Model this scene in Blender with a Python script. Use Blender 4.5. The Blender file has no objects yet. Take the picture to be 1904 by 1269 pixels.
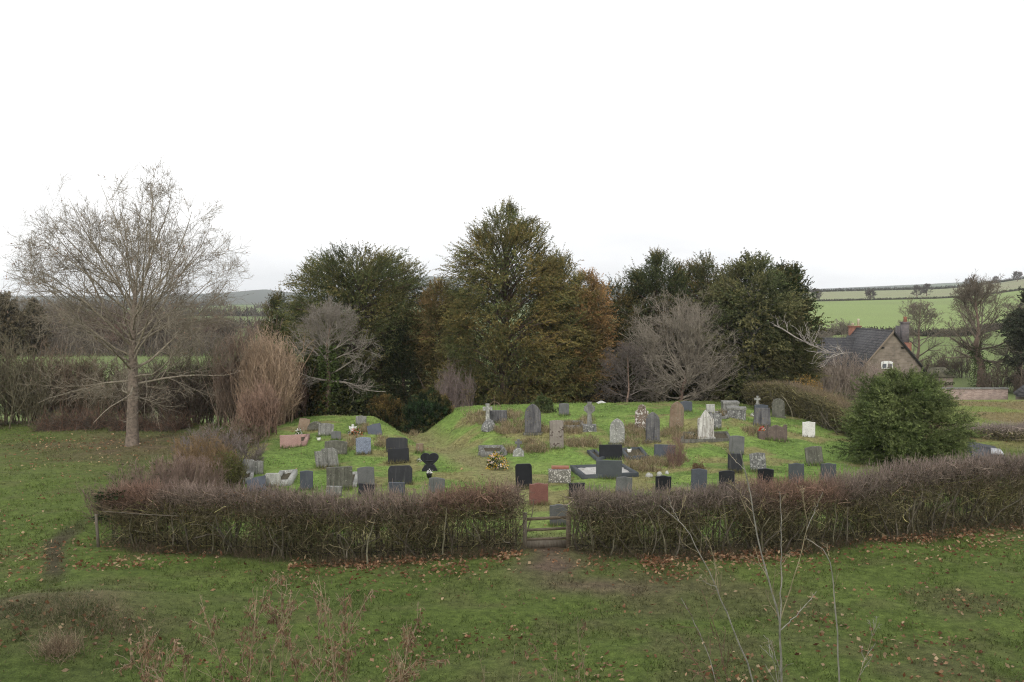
import bpy, bmesh, math, random, zlib
import numpy as np
from mathutils import Vector, Matrix

C = bpy.context.scene
COL = C.collection
PI = math.pi
rng = np.random.default_rng(11)
random.seed(5)

# ------------------------------------------------------------------ camera
F = 1851.0                      # focal length in photograph pixels (35 mm on 36 mm)
CAMZ = 6.2
HZ = 560.0                      # eye level in the photograph
PITCH = math.atan((634.5 - HZ) / F)
cam_d = bpy.data.cameras.new('camera')
cam = bpy.data.objects.new('camera', cam_d)
COL.objects.link(cam)
cam_d.lens = 35.0
cam_d.sensor_width = 36.0
cam_d.clip_start = 0.1
cam_d.clip_end = 20000
cam.location = (0, 0, CAMZ)
cam.rotation_euler = (PI / 2 - PITCH, 0, 0)
C.camera = cam

# ------------------------------------------------------------------ sky and sun
SUN_EL = math.radians(22)
SUN_AZ = math.radians(186)      # behind the camera
w = bpy.data.worlds.new('World')
C.world = w
w.use_nodes = True
nt = w.node_tree
nt.nodes.clear()
out = nt.nodes.new('ShaderNodeOutputWorld')
bg = nt.nodes.new('ShaderNodeBackground')
sky = nt.nodes.new('ShaderNodeTexSky')
sky.sky_type = 'NISHITA'
sky.sun_disc = False
sky.sun_elevation = SUN_EL
sky.sun_rotation = SUN_AZ
sky.dust_density = 4.0
hs = nt.nodes.new('ShaderNodeHueSaturation')
hs.inputs['Saturation'].default_value = 0.35
nt.links.new(sky.outputs[0], hs.inputs['Color'])
tc = nt.nodes.new('ShaderNodeTexCoord')
mp = nt.nodes.new('ShaderNodeMapping')
mp.inputs['Scale'].default_value = (1.0, 1.0, 4.0)
nt.links.new(tc.outputs['Generated'], mp.inputs[0])
nz = nt.nodes.new('ShaderNodeTexNoise')
nz.inputs['Scale'].default_value = 2.2
nz.inputs['Detail'].default_value = 5
nt.links.new(mp.outputs[0], nz.inputs['Vector'])
cr = nt.nodes.new('ShaderNodeValToRGB')
cr.color_ramp.elements[0].position = 0.3
cr.color_ramp.elements[0].color = (7.3, 7.37, 7.55, 1)
cr.color_ramp.elements[1].position = 0.6
cr.color_ramp.elements[1].color = (10.2, 10.2, 10.2, 1)
nt.links.new(nz.outputs[0], cr.inputs[0])
mx = nt.nodes.new('ShaderNodeMix')
mx.data_type = 'RGBA'
mx.inputs[0].default_value = 0.9
nt.links.new(hs.outputs[0], mx.inputs[6])
nt.links.new(cr.outputs[0], mx.inputs[7])
nt.links.new(mx.outputs[2], bg.inputs['Color'])
bg.inputs['Strength'].default_value = 0.1
nt.links.new(bg.outputs[0], out.inputs[0])

sd = bpy.data.lights.new('sun', 'SUN')
sd.energy = 1.5
sd.angle = math.radians(11)
sd.color = (1.0, 0.96, 0.9)
so = bpy.data.objects.new('sun', sd)
COL.objects.link(so)
sdir = Vector((math.sin(SUN_AZ) * math.cos(SUN_EL), math.cos(SUN_AZ) * math.cos(SUN_EL), math.sin(SUN_EL)))
so.rotation_euler = (-sdir).to_track_quat('-Z', 'Y').to_euler()
so.location = (0, -20, 60)
C.view_settings.view_transform = 'Standard'
C.view_settings.look = 'None'
C.view_settings.exposure = 0.5
C.view_settings.gamma = 1.0
C.cycles.max_bounces = 5
C.cycles.use_denoising = True
C.cycles.denoiser = 'OPENIMAGEDENOISE'
C.cycles.denoising_prefilter = 'NONE'
C.cycles.denoising_input_passes = 'RGB_ALBEDO_NORMAL'
C.cycles.use_adaptive_sampling = False
C.cycles.filter_width = 1.15
C.cycles.sample_clamp_indirect = 3.0
C.cycles.diffuse_bounces = 3
C.cycles.transparent_max_bounces = 4


# ------------------------------------------------------------------ maths
def sst(a, b, x):
    t = np.clip((np.asarray(x, float) - a) / (b - a), 0, 1)
    return t * t * (3 - 2 * t)


def vnoise(x, y, s, seed=0):
    """smooth value noise, 0..1"""
    x = np.asarray(x, float) / s + 1000.3 + seed * 17.7
    y = np.asarray(y, float) / s + 1000.7 + seed * 5.3
    xi = np.floor(x); yi = np.floor(y)
    fx = x - xi; fy = y - yi
    fx = fx * fx * (3 - 2 * fx); fy = fy * fy * (3 - 2 * fy)

    def h(a, b):
        v = np.sin(a * 127.1 + b * 311.7 + seed * 74.7) * 43758.5453
        return v - np.floor(v)
    return (h(xi, yi) * (1 - fx) + h(xi + 1, yi) * fx) * (1 - fy) + (h(xi, yi + 1) * (1 - fx) + h(xi + 1, yi + 1) * fx) * fy


def fbm(x, y, s, seed=0):
    return (vnoise(x, y, s, seed) + 0.5 * vnoise(x, y, s / 2.1, seed + 1) + 0.25 * vnoise(x, y, s / 4.3, seed + 2)) / 1.75


def vnoise3(p, s, seed=0):
    return (vnoise(p[:, 0], p[:, 2], s, seed) + vnoise(p[:, 1], p[:, 2] + p[:, 0] * 0.3, s, seed + 3) + vnoise(p[:, 0] + 7, p[:, 1], s, seed + 6)) / 3


def nrm(v):
    return v / np.maximum(np.linalg.norm(v, axis=-1, keepdims=True), 1e-9)


# ------------------------------------------------------------------ the land
PATH = np.array([(0.9, 22.0), (0.75, 24.5), (0.6, 28), (0.15, 33.7), (-1.5, 38.2), (-3.0, 42.5), (-4.1, 45.9), (-4.9, 48.5), (-5.6, 53), (-6, 60)])


def path_x(Y):
    return np.interp(Y, PATH[:, 1], PATH[:, 0])


RPX = [-900, 0, 300, 430, 490, 560, 700, 800, 860, 1000, 1300, 1500, 1904, 2600]
RPY = [550, 552, 552, 546, 540, 549, 530, 516, 521, 530, 540, 545, 528, 530]


def H(X, Y):
    X = np.asarray(X, float); Y = np.asarray(Y, float)
    z = np.zeros(np.broadcast(X, Y).shape)
    near = 1 - sst(60, 120, Y)
    z = z + near * 0.12 * (vnoise(X, Y, 6.0, 1) - 0.5) + near * 0.12 * (vnoise(X, Y, 2.3, 2) - 0.5)
    # graveyard: banks either side of the sunken path
    d = X - path_x(Y)
    t = sst(37, 46, Y)
    back = np.interp(X, [-60, -12, -5, -2, 8, 12, 18, 40], [50.5, 50, 48.0, 51, 52.5, 55, 60, 64])
    inside = sst(-12, -10.5, X)
    z = z + inside * 0.78 * t * sst(0.6, 2.6, d) * (1 - sst(9, 17, X)) + inside * 0.45 * t * sst(0.7, 2.0, -d)
    z = z - 0.35 * t * (1 - sst(0.2, 1.3, np.abs(d)))
    z = z - 2.0 * sst(0, 9, Y - back)
    # low hump with rough grass in the left foreground
    z = z + 0.55 * np.exp(-(((X + 8.6) / 2.6) ** 2 + ((Y - 18.6) / 2.2) ** 2))
    # mound under the camera; unseen ridge behind it raised to shade the foreground
    dx = np.maximum(np.abs(X) - 24, 0)
    r = np.sqrt(dx ** 2 + np.maximum(Y + 24, 0) ** 2)
    z = z + np.interp(r, [0, 8, 24, 30, 36.5, 40], [20, 18, 4.5, 1.9, 0.12, 0])
    # hill with two fields on the right
    u = X / np.maximum(Y, 1)
    wgt = sst(0.10, 0.27, u)
    f = np.interp(Y, [110, 150, 200, 300, 450, 560, 650, 740, 1200], [0, 1.3, 3.0, 5.6, 9.4, 13.6, 16.6, 17, 12])
    z = z + wgt * f * (0.9 + 0.9 * np.clip(u - 0.36, -0.2, 0.5)) * (1 + 0.6 * sst(0.42, 0.6, u))
    z = z + 6 * (1 - wgt) * sst(300, 900, Y) * 0.4
    # far ridge
    px = 952 + u * F
    ry = np.interp(px, RPX, RPY)
    rz = CAMZ + (HZ - ry) / F * 3400 + 3
    z = z + (rz - 0) * sst(2200, 3400, Y)
    return z


# rays of the photograph onto the land
_fw = np.array([0, math.cos(PITCH), -math.sin(PITCH)])
_up = np.array([0, math.sin(PITCH), math.cos(PITCH)])
_ts = np.concatenate([np.arange(6, 130, 0.05), np.geomspace(130, 4200, 2500)])


def ray(px, py):
    return _fw + np.array([1.0, 0, 0]) * (px - 952) / F + _up * (634.5 - py) / F


def G(px, py):
    """point of the land seen at a pixel of the photograph"""
    d = ray(px, py)
    P = np.array([0, 0, CAMZ]) + _ts[:, None] * d
    g = P[:, 2] - H(P[:, 0], P[:, 1])
    i = np.argmax(g < 0)
    if i == 0:
        i = len(_ts) - 1
    a = g[i - 1] / (g[i - 1] - g[i])
    return P[i - 1] + (P[i] - P[i - 1]) * a


def at(px, py, Y):
    d = ray(px, py)
    return np.array([0, 0, CAMZ]) + d * (Y / d[1])


def on(px, Y):
    """land point in the direction of pixel column px at depth Y"""
    x = (px - 952) / F * Y
    return np.array([x, Y, float(H(x, Y))])


# ------------------------------------------------------------------ materials
def new_mat(name):
    m = bpy.data.materials.new(name)
    m.use_nodes = True
    n = m.node_tree
    n.nodes.clear()
    o = n.nodes.new('ShaderNodeOutputMaterial')
    b = n.nodes.new('ShaderNodeBsdfPrincipled')
    n.links.new(b.outputs[0], o.inputs[0])
    return m, n, b, o


def nd(n, t, **kw):
    x = n.nodes.new(t)
    for k, v in kw.items():
        if k in x.inputs.keys():
            x.inputs[k].default_value = v
        else:
            setattr(x, k, v)
    return x


def mixc(n, fac, a, b, blend='MIX'):
    x = n.nodes.new('ShaderNodeMix')
    x.data_type = 'RGBA'
    x.blend_type = blend
    for i, v in ((0, fac), (6, a), (7, b)):
        if hasattr(v, 'links'):
            n.links.new(v, x.inputs[i])
        elif isinstance(v, (int, float)):
            x.inputs[i].default_value = v
        else:
            x.inputs[i].default_value = (*v, 1)
    return x.outputs[2]


def ramp(n, src, p0, p1, c0=(0, 0, 0), c1=(1, 1, 1)):
    r = n.nodes.new('ShaderNodeValToRGB')
    r.color_ramp.elements[0].position = p0
    r.color_ramp.elements[1].position = p1
    r.color_ramp.elements[0].color = (*c0, 1)
    r.color_ramp.elements[1].color = (*c1, 1)
    n.links.new(src, r.inputs[0])
    return r.outputs[0]


def obj_coord(n, scale=(1, 1, 1), rnd=True):
    tc = n.nodes.new('ShaderNodeTexCoord')
    mp = n.nodes.new('ShaderNodeMapping')
    mp.inputs['Scale'].default_value = scale
    if rnd:
        oi = n.nodes.new('ShaderNodeObjectInfo')
        ad = n.nodes.new('ShaderNodeVectorMath')
        ad.operation = 'ADD'
        sc = n.nodes.new('ShaderNodeVectorMath')
        sc.operation = 'SCALE'
        sc.inputs[0].default_value = (37.0, 91.0, 53.0)
        n.links.new(oi.outputs['Random'], sc.inputs['Scale'])
        n.links.new(tc.outputs['Object'], ad.inputs[0])
        n.links.new(sc.outputs[0], ad.inputs[1])
        n.links.new(ad.outputs[0], mp.inputs[0])
    else:
        n.links.new(tc.outputs['Object'], mp.inputs[0])
    return mp.outputs[0]


def noise(n, vec, scale, detail=4, rough=0.55):
    x = n.nodes.new('ShaderNodeTexNoise')
    x.inputs['Scale'].default_value = scale
    x.inputs['Detail'].default_value = detail
    x.inputs['Roughness'].default_value = rough
    n.links.new(vec, x.inputs['Vector'])
    return x.outputs[0]


def bump(n, b, src, strength, dist=0.01):
    x = n.nodes.new('ShaderNodeBump')
    x.inputs['Strength'].default_value = strength
    x.inputs['Distance'].default_value = dist
    n.links.new(src, x.inputs['Height'])
    n.links.new(x.outputs[0], b.inputs['Normal'])


def plant_mat(name, trans=0.0, rough=0.75, vary=0.35, scale=3.0):
    m, n, b, o = new_mat(name)
    at_ = n.nodes.new('ShaderNodeAttribute')
    at_.attribute_name = 'tint'
    v = noise(n, obj_coord(n, rnd=False), scale, 3)
    c = mixc(n, 1.0, at_.outputs['Color'], ramp(n, v, 0.3, 0.7, (1 - vary,) * 3, (1 + vary,) * 3), 'MULTIPLY')
    n.links.new(c, b.inputs['Base Color'])
    b.inputs['Roughness'].default_value = rough
    b.inputs['Specular IOR Level'].default_value = 0.25
    if trans > 0:
        t = n.nodes.new('ShaderNodeBsdfTranslucent')
        n.links.new(c, t.inputs[0])
        s = n.nodes.new('ShaderNodeMixShader')
        s.inputs[0].default_value = trans
        n.links.new(b.outputs[0], s.inputs[1])
        n.links.new(t.outputs[0], s.inputs[2])
        n.links.new(s.outputs[0], o.inputs[0])
    return m


M_LEAF = plant_mat('leaf', 0.22)
M_GRASS = plant_mat('grass_blade', 0.3)
M_BARK = plant_mat('bark', 0, 0.9, 0.4, 9.0)
M_TWIG = plant_mat('twig', 0, 0.8, 0.25, 6.0)


def stone_mat(name, c1, c2, streak=None, sa=0.6, lichen=None, la=0.0, rough=0.85, ls=14.0, spec=0.3, speck=0.0):
    m, n, b, o = new_mat(name)
    v = obj_coord(n)
    base = mixc(n, ramp(n, noise(n, v, 4.0, 6, 0.65), 0.35, 0.66), c1, c2)
    if speck:
        base = mixc(n, ramp(n, noise(n, v, 90.0, 1), 0.55, 0.62), base, tuple(min(1, x * (1 + speck) + 0.03 * speck) for x in c2))
    if streak is not None:
        vs = obj_coord(n, (1, 1, 0.10))
        base = mixc(n, ramp(n, noise(n, vs, 13.0, 4, 0.6), 0.60 - 0.22 * sa, 0.72), base, streak)
    if lichen is not None:
        lf = ramp(n, noise(n, v, ls, 5, 0.62), 0.66 - 0.22 * la, 0.70 - 0.2 * la)
        base = mixc(n, lf, base, lichen)
        l2 = ramp(n, noise(n, v, ls * 2.3, 3, 0.5), 0.64, 0.68)
        base = mixc(n, l2, base, tuple(x * 0.35 for x in c1))
    fine = ramp(n, noise(n, v, 45.0, 3), 0.3, 0.7, (0.82,) * 3, (1.16,) * 3)
    base = mixc(n, 1.0, base, fine, 'MULTIPLY')
    n.links.new(base, b.inputs['Base Color'])
    b.inputs['Roughness'].default_value = rough
    b.inputs['Specular IOR Level'].default_value = spec
    bump(n, b, noise(n, v, 30.0, 5), 0.35 if rough > 0.6 else 0.05, 0.01)
    return m


ST = {
    'black': stone_mat('black_granite', (0.008, 0.009, 0.012), (0.014, 0.015, 0.02), (0.03, 0.03, 0.035), 0.0, None, 0, 0.5, spec=0.25),
    'charcoal': stone_mat('charcoal_granite', (0.016, 0.017, 0.021), (0.028, 0.029, 0.034), (0.06, 0.06, 0.06), 0.2, None, 0, 0.6),
    'slate': stone_mat('slate', (0.055, 0.063, 0.078), (0.075, 0.083, 0.1), (0.1, 0.105, 0.11), 0.1, None, 0, 0.7),
    'darkgrey': stone_mat('dark_grey_granite', (0.05, 0.058, 0.064), (0.066, 0.074, 0.08), None, 0, None, 0, 0.6),
    'midgrey': stone_mat('mid_grey_stone', (0.105, 0.108, 0.108), (0.14, 0.14, 0.138), (0.07, 0.072, 0.07), 0.3, None, 0, 0.85),
    'grey': stone_mat('grey_stone', (0.16, 0.16, 0.145), (0.26, 0.255, 0.24), (0.065, 0.065, 0.055), 0.75, (0.36, 0.36, 0.33), 0.25),
    'oldgrey': stone_mat('weathered_stone', (0.085, 0.083, 0.068), (0.16, 0.155, 0.13), (0.05, 0.05, 0.038), 0.8, (0.25, 0.25, 0.2), 0.2),
    'streak': stone_mat('streaked_stone', (0.10, 0.098, 0.10), (0.17, 0.165, 0.165), (0.035, 0.035, 0.042), 1.0, (0.19, 0.16, 0.07), 0.1),
    'pale': stone_mat('pale_stone', (0.30, 0.30, 0.275), (0.42, 0.42, 0.39), (0.15, 0.15, 0.13), 0.5, (0.5, 0.5, 0.47), 0.3),
    'white': stone_mat('white_stone', (0.52, 0.52, 0.49), (0.63, 0.63, 0.6), None, 0, (0.42, 0.42, 0.36), 0.1),
    'marble': stone_mat('stained_marble', (0.45, 0.44, 0.41), (0.62, 0.61, 0.58), (0.14, 0.12, 0.10), 0.75, (0.2, 0.17, 0.14), 0.2, ls=6),
    'brown': stone_mat('brown_sandstone', (0.15, 0.105, 0.07), (0.23, 0.17, 0.12), (0.13, 0.12, 0.075), 0.5, (0.27, 0.25, 0.2), 0.2),
    'dkbrown': stone_mat('dark_brown_stone', (0.105, 0.08, 0.068), (0.15, 0.115, 0.10), (0.07, 0.055, 0.05), 0.5, (0.2, 0.18, 0.15), 0.1),
    'red': stone_mat('red_granite', (0.15, 0.062, 0.05), (0.19, 0.085, 0.068), None, 0, None, 0, 0.6, speck=0.2),
    'pink': stone_mat('pink_granite', (0.26, 0.155, 0.135), (0.33, 0.21, 0.185), None, 0, None, 0, 0.7, speck=0.25),
    'lichen': stone_mat('lichened_stone', (0.12, 0.09, 0.065), (0.2, 0.16, 0.13), (0.045, 0.03, 0.025), 0.5, (0.5, 0.48, 0.44), 0.6, ls=10),
    'lichgrey': stone_mat('grey_lichened_stone', (0.2, 0.2, 0.185), (0.3, 0.3, 0.28), (0.15, 0.15, 0.13), 0.4, (0.46, 0.46, 0.42), 0.5, ls=13),
    'mottle': stone_mat('mottled_stone', (0.11, 0.11, 0.105), (0.2, 0.2, 0.195), (0.05, 0.05, 0.05), 0.5, (0.36, 0.36, 0.34), 0.5, ls=14),
    'speckblue': stone_mat('speckled_blue_granite', (0.10, 0.12, 0.16), (0.15, 0.17, 0.22), None, 0, None, 0, 0.6, speck=0.9),
    'chip': stone_mat('granite_chip', (0.12, 0.115, 0.1), (0.2, 0.19, 0.17), None, 0, (0.6, 0.58, 0.53), 0.5, ls=22),
    'splitdark': stone_mat('flaking_stone', (0.19, 0.165, 0.145), (0.26, 0.23, 0.205), (0.16, 0.14, 0.12), 0.5, (0.05, 0.03, 0.025), 0.35, ls=7),
}


def simple_mat(name, c, rough=0.7, vary=0.15, scale=8.0, spec=0.3, stretch=(1, 1, 1)):
    m, n, b, o = new_mat(name)
    v = noise(n, obj_coord(n, stretch), scale, 5, 0.6)
    cc = mixc(n, 1.0, c, ramp(n, v, 0.3, 0.7, (1 - vary,) * 3, (1 + vary,) * 3), 'MULTIPLY')
    n.links.new(cc, b.inputs['Base Color'])
    b.inputs['Roughness'].default_value = rough
    b.inputs['Specular IOR Level'].default_value = spec
    bump(n, b, v, 0.2, 0.01)
    return m


M_WOOD = simple_mat('weathered_wood', (0.17, 0.135, 0.10), 0.9, 0.45, 12, stretch=(1, 1, 6))
M_WOODP = simple_mat('pale_post_wood', (0.17, 0.145, 0.115), 0.9, 0.4, 14, stretch=(4, 4, 0.5))
M_IRON = simple_mat('rusty_iron', (0.035, 0.03, 0.027), 0.8, 0.4, 30)
M_GRAVEL = stone_mat('white_chippings', (0.3, 0.29, 0.27), (0.45, 0.44, 0.42), None, 0, (0.55, 0.54, 0.5), 0.4, ls=60)
M_SOIL = simple_mat('grave_soil', (0.06, 0.05, 0.03), 0.95, 0.5, 18)
M_WHITEP = simple_mat('white_paint', (0.6, 0.6, 0.58), 0.5, 0.05)
M_GLASS = simple_mat('window_glass', (0.09, 0.1, 0.11), 0.15, 0.1, spec=0.6)
M_TARP = simple_mat('dark_sheet_roofing', (0.04, 0.042, 0.048), 0.7, 0.3, 5)
M_METAL = simple_mat('silver_sheet', (0.42, 0.43, 0.45), 0.4, 0.15)
M_CREAM = simple_mat('cream_clay', (0.55, 0.48, 0.36), 0.8, 0.1)
M_TERRA = simple_mat('terracotta', (0.27, 0.12, 0.08), 0.8, 0.2)
M_DKWOOD = simple_mat('dark_bargeboard', (0.02, 0.018, 0.017), 0.7, 0.2)
M_PLASTIC = simple_mat('white_ceramic', (0.8, 0.8, 0.78), 0.4, 0.04)
M_BLACKP = simple_mat('black_ceramic', (0.012, 0.012, 0.014), 0.35, 0.1)
M_REDF = simple_mat('red_petals', (0.45, 0.02, 0.015), 0.6, 0.2, 30)


def brick_mat(name, c1, c2, mortar, bw, bh, rough=0.9, squash=True):
    m, n, b, o = new_mat(name)
    tc = n.nodes.new('ShaderNodeTexCoord')
    # walls run along X or along Y: feed (x + y, z) to the bond
    sp = n.nodes.new('ShaderNodeSeparateXYZ')
    n.links.new(tc.outputs['Object'], sp.inputs[0])
    ad = n.nodes.new('ShaderNodeMath'); ad.operation = 'ADD'
    n.links.new(sp.outputs[0], ad.inputs[0]); n.links.new(sp.outputs[1], ad.inputs[1])
    cb = n.nodes.new('ShaderNodeCombineXYZ')
    n.links.new(ad.outputs[0], cb.inputs[0]); n.links.new(sp.outputs[2], cb.inputs[1])
    br = n.nodes.new('ShaderNodeTexBrick')
    br.inputs['Color1'].default_value = (*c1, 1)
    br.inputs['Color2'].default_value = (*c2, 1)
    br.inputs['Mortar'].default_value = (*mortar, 1)
    br.inputs['Scale'].default_value = 1.0
    br.inputs['Brick Width'].default_value = bw
    br.inputs['Row Height'].default_value = bh
    br.inputs['Mortar Size'].default_value = bh * 0.1
    br.inputs['Mortar Smooth'].default_value = 0.4
    n.links.new(cb.outputs[0], br.inputs['Vector'])
    v = noise(n, tc.outputs['Object'], 1.7, 6, 0.7)
    c = mixc(n, 1.0, br.outputs['Color'], ramp(n, v, 0.3, 0.7, (0.65,) * 3, (1.35,) * 3), 'MULTIPLY')
    n.links.new(c, b.inputs['Base Color'])
    b.inputs['Roughness'].default_value = rough
    bump(n, b, br.outputs['Fac'], -0.4, 0.01)
    return m


M_RUBBLE = brick_mat('rubble_stone', (0.13, 0.105, 0.08), (0.2, 0.165, 0.13), (0.17, 0.145, 0.12), 0.42, 0.17)
M_BRICK = brick_mat('old_brick', (0.2, 0.14, 0.115), (0.29, 0.22, 0.185), (0.26, 0.23, 0.2), 0.235, 0.078)
M_REDBRICK = brick_mat('red_brick', (0.18, 0.07, 0.045), (0.25, 0.10, 0.06), (0.2, 0.14, 0.11), 0.235, 0.078)
M_GREYBRICK = brick_mat('sooty_brick', (0.09, 0.08, 0.085), (0.14, 0.12, 0.12), (0.13, 0.12, 0.11), 0.235, 0.078)


def tile_mat():
    m, n, b, o = new_mat('dark_roof_tiles')
    tc = n.nodes.new('ShaderNodeTexCoord')
    sp = n.nodes.new('ShaderNodeSeparateXYZ')
    n.links.new(tc.outputs['Object'], sp.inputs[0])
    ad = n.nodes.new('ShaderNodeMath'); ad.operation = 'ADD'
    n.links.new(sp.outputs[0], ad.inputs[0]); n.links.new(sp.outputs[1], ad.inputs[1])
    cb = n.nodes.new('ShaderNodeCombineXYZ')
    n.links.new(ad.outputs[0], cb.inputs[0]); n.links.new(sp.outputs[2], cb.inputs[1])
    br = n.nodes.new('ShaderNodeTexBrick')
    br.inputs['Color1'].default_value = (0.03, 0.03, 0.036, 1)
    br.inputs['Color2'].default_value = (0.07, 0.066, 0.068, 1)
    br.inputs['Mortar'].default_value = (0.012, 0.012, 0.014, 1)
    br.inputs['Scale'].default_value = 1.0
    br.inputs['Brick Width'].default_value = 0.34
    br.inputs['Row Height'].default_value = 0.21
    br.inputs['Mortar Size'].default_value = 0.025
    n.links.new(cb.outputs[0], br.inputs['Vector'])
    v = noise(n, tc.outputs['Object'], 5.0, 6, 0.7)
    c = mixc(n, ramp(n, v, 0.55, 0.68), br.outputs['Color'], (0.12, 0.115, 0.1))
    n.links.new(c, b.inputs['Base Color'])
    b.inputs['Roughness'].default_value = 0.85
    bump(n, b, br.outputs['Fac'], -0.6, 0.02)
    return m


M_TILE = tile_mat()


# ------------------------------------------------------------------ mesh collector
class MB:
    def __init__(s):
        s.v = []; s.c = []; s.q = []; s.t = []; s.n = 0; s.poly = []

    def add(s, V, Fq=None, Ft=None, col=(0.5, 0.5, 0.5)):
        V = np.asarray(V, float).reshape(-1, 3)
        col = np.asarray(col, float)
        if col.ndim == 1:
            col = np.broadcast_to(col, V.shape)
        s.v.append(V); s.c.append(col.reshape(-1, 3))
        if Fq is not None and len(Fq):
            s.q.append(np.asarray(Fq, np.int64) + s.n)
        if Ft is not None and len(Ft):
            s.t.append(np.asarray(Ft, np.int64) + s.n)
        s.n += len(V)

    def strands(s, P, R, n=3, col=(0.3, 0.25, 0.2), cap=False):
        """N connected tapered tubes: P (N,K,3), R (N,K)"""
        N, K, _ = P.shape
        if N == 0:
            return
        D = np.empty_like(P)
        D[:, 1:-1] = P[:, 2:] - P[:, :-2]
        D[:, 0] = P[:, 1] - P[:, 0]
        D[:, -1] = P[:, -1] - P[:, -2]
        D = nrm(D)
        ref = nrm(np.cross(D[:, 0], rng.normal(0, 1, (N, 3))))[:, None, :]
        A = nrm(ref - (ref * D).sum(-1, keepdims=True) * D)
        B = np.cross(D, A)
        th = np.arange(n) * 2 * PI / n
        ring = A[:, :, None, :] * np.cos(th)[:, None] + B[:, :, None, :] * np.sin(th)[:, None]
        V = P[:, :, None, :] + ring * R[:, :, None, None]
        base = (np.arange(N) * K * n)[:, None, None] + (np.arange(K - 1) * n)[:, None]
        j = np.arange(n); j2 = (j + 1) % n
        Fq = np.stack([base + j, base + j2, base + n + j2, base + n + j], -1).reshape(-1, 4)
        col = np.asarray(col, float)
        if col.ndim == 1:
            cc = np.broadcast_to(col, (N, K, n, 3))
        elif col.ndim == 2:
            cc = np.broadcast_to(col[:, None, None, :], (N, K, n, 3))
        else:
            cc = np.broadcast_to(col[:, :, None, :], (N, K, n, 3))
        s.add(V.reshape(-1, 3), Fq, None, cc.reshape(-1, 3))

    def leaves(s, P, D, L, W, col):
        """N diamond leaves from P along D"""
        N = len(P)
        if N == 0:
            return
        D = nrm(D)
        S = nrm(np.cross(D, rng.normal(0, 1, (N, 3))))
        L = np.broadcast_to(np.asarray(L, float), (N,))[:, None]
        W = np.broadcast_to(np.asarray(W, float), (N,))[:, None]
        up = np.cross(S, D) * L * 0.08
        V = np.stack([P, P + D * L * 0.5 + S * W * 0.5 + up, P + D * L, P + D * L * 0.5 - S * W * 0.5 + up], 1)
        Fq = (np.arange(N) * 4)[:, None] + np.arange(4)
        col = np.asarray(col, float)
        if col.ndim == 1:
            col = np.broadcast_to(col, (N, 3))
        s.add(V.reshape(-1, 3), Fq, None, np.repeat(col, 4, 0))

    def blades(s, P, D, L, W, col):
        """N grass blades (triangles)"""
        N = len(P)
        D = nrm(D)
        S = nrm(np.cross(D, rng.normal(0, 1, (N, 3))))
        L = np.broadcast_to(np.asarray(L, float), (N,))[:, None]
        W = np.broadcast_to(np.asarray(W, float), (N,))[:, None]
        V = np.stack([P - S * W * 0.5, P + S * W * 0.5, P + D * L], 1)
        Ft = (np.arange(N) * 3)[:, None] + np.arange(3)
        s.add(V.reshape(-1, 3), None, Ft, np.repeat(np.asarray(col, float), 3, 0))

    def box(s, c, sz, rot=0.0, col=(0.5, 0.5, 0.5)):
        hx, hy, hz = sz[0] / 2, sz[1] / 2, sz[2] / 2
        V = np.array([(x, y, z) for x in (-hx, hx) for y in (-hy, hy) for z in (-hz, hz)])
        cr_, sr_ = math.cos(rot), math.sin(rot)
        V = np.stack([V[:, 0] * cr_ - V[:, 1] * sr_, V[:, 0] * sr_ + V[:, 1] * cr_, V[:, 2]], 1) + np.asarray(c)
        s.add(V, [(0, 1, 3, 2), (4, 6, 7, 5), (0, 4, 5, 1), (2, 3, 7, 6), (0, 2, 6, 4), (1, 5, 7, 3)], None, col)

    def hexa(s, V, col=(0.5, 0.5, 0.5)):
        """V: bottom 4 (ccw) then top 4 (ccw)"""
        s.add(V, [(3, 2, 1, 0), (4, 5, 6, 7), (0, 1, 5, 4), (1, 2, 6, 5), (2, 3, 7, 6), (3, 0, 4, 7)], None, col)

    def mesh(s, name, loc=(0, 0, 0), smooth=False):
        me = bpy.data.meshes.new(name)
        V = np.concatenate(s.v) - np.asarray(loc, float)
        Cc = np.concatenate(s.c)
        q = np.concatenate(s.q) if s.q else np.zeros((0, 4), np.int64)
        t = np.concatenate(s.t) if s.t else np.zeros((0, 3), np.int64)
        me.vertices.add(len(V))
        me.vertices.foreach_set('co', V.astype(np.float32).ravel())
        lv = np.concatenate([q.ravel(), t.ravel()]).astype(np.int32)
        me.loops.add(len(lv))
        me.loops.foreach_set('vertex_index', lv)
        tot = np.concatenate([np.full(len(q), 4), np.full(len(t), 3)]).astype(np.int32)
        st = np.concatenate([[0], np.cumsum(tot)[:-1]]).astype(np.int32)
        me.polygons.add(len(tot))
        me.polygons.foreach_set('loop_start', st)
        me.polygons.foreach_set('loop_total', tot)
        if smooth:
            me.polygons.foreach_set('use_smooth', np.ones(len(tot), bool))
        me.update(calc_edges=True)
        a = me.color_attributes.new('tint', 'FLOAT_COLOR', 'POINT')
        a.data.foreach_set('color', np.concatenate([np.clip(Cc, 0, 1), np.ones((len(Cc), 1))], 1).astype(np.float32).ravel())
        return me

    def build(s, name, mat, parent=None, loc=None, smooth=False):
        """one mesh object; the collector holds world coordinates"""
        if s.n == 0:
            return None
        if parent is not None:
            loc = world_of(parent)
        if loc is None:
            loc = (0, 0, 0)
        me = s.mesh(name, loc, smooth)
        me.materials.append(mat)
        o = bpy.data.objects.new(name, me)
        COL.objects.link(o)
        if parent is not None:
            o.parent = parent
        else:
            o.location = loc
        return o


def world_of(o):
    p = Vector(o.location)
    while o.parent:
        o = o.parent
        p += Vector(o.location)
    return tuple(p)


def tag(o, label, cat, group=None):
    o['label'] = label
    o['category'] = cat
    if group:
        o['group'] = group
    return o


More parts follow.
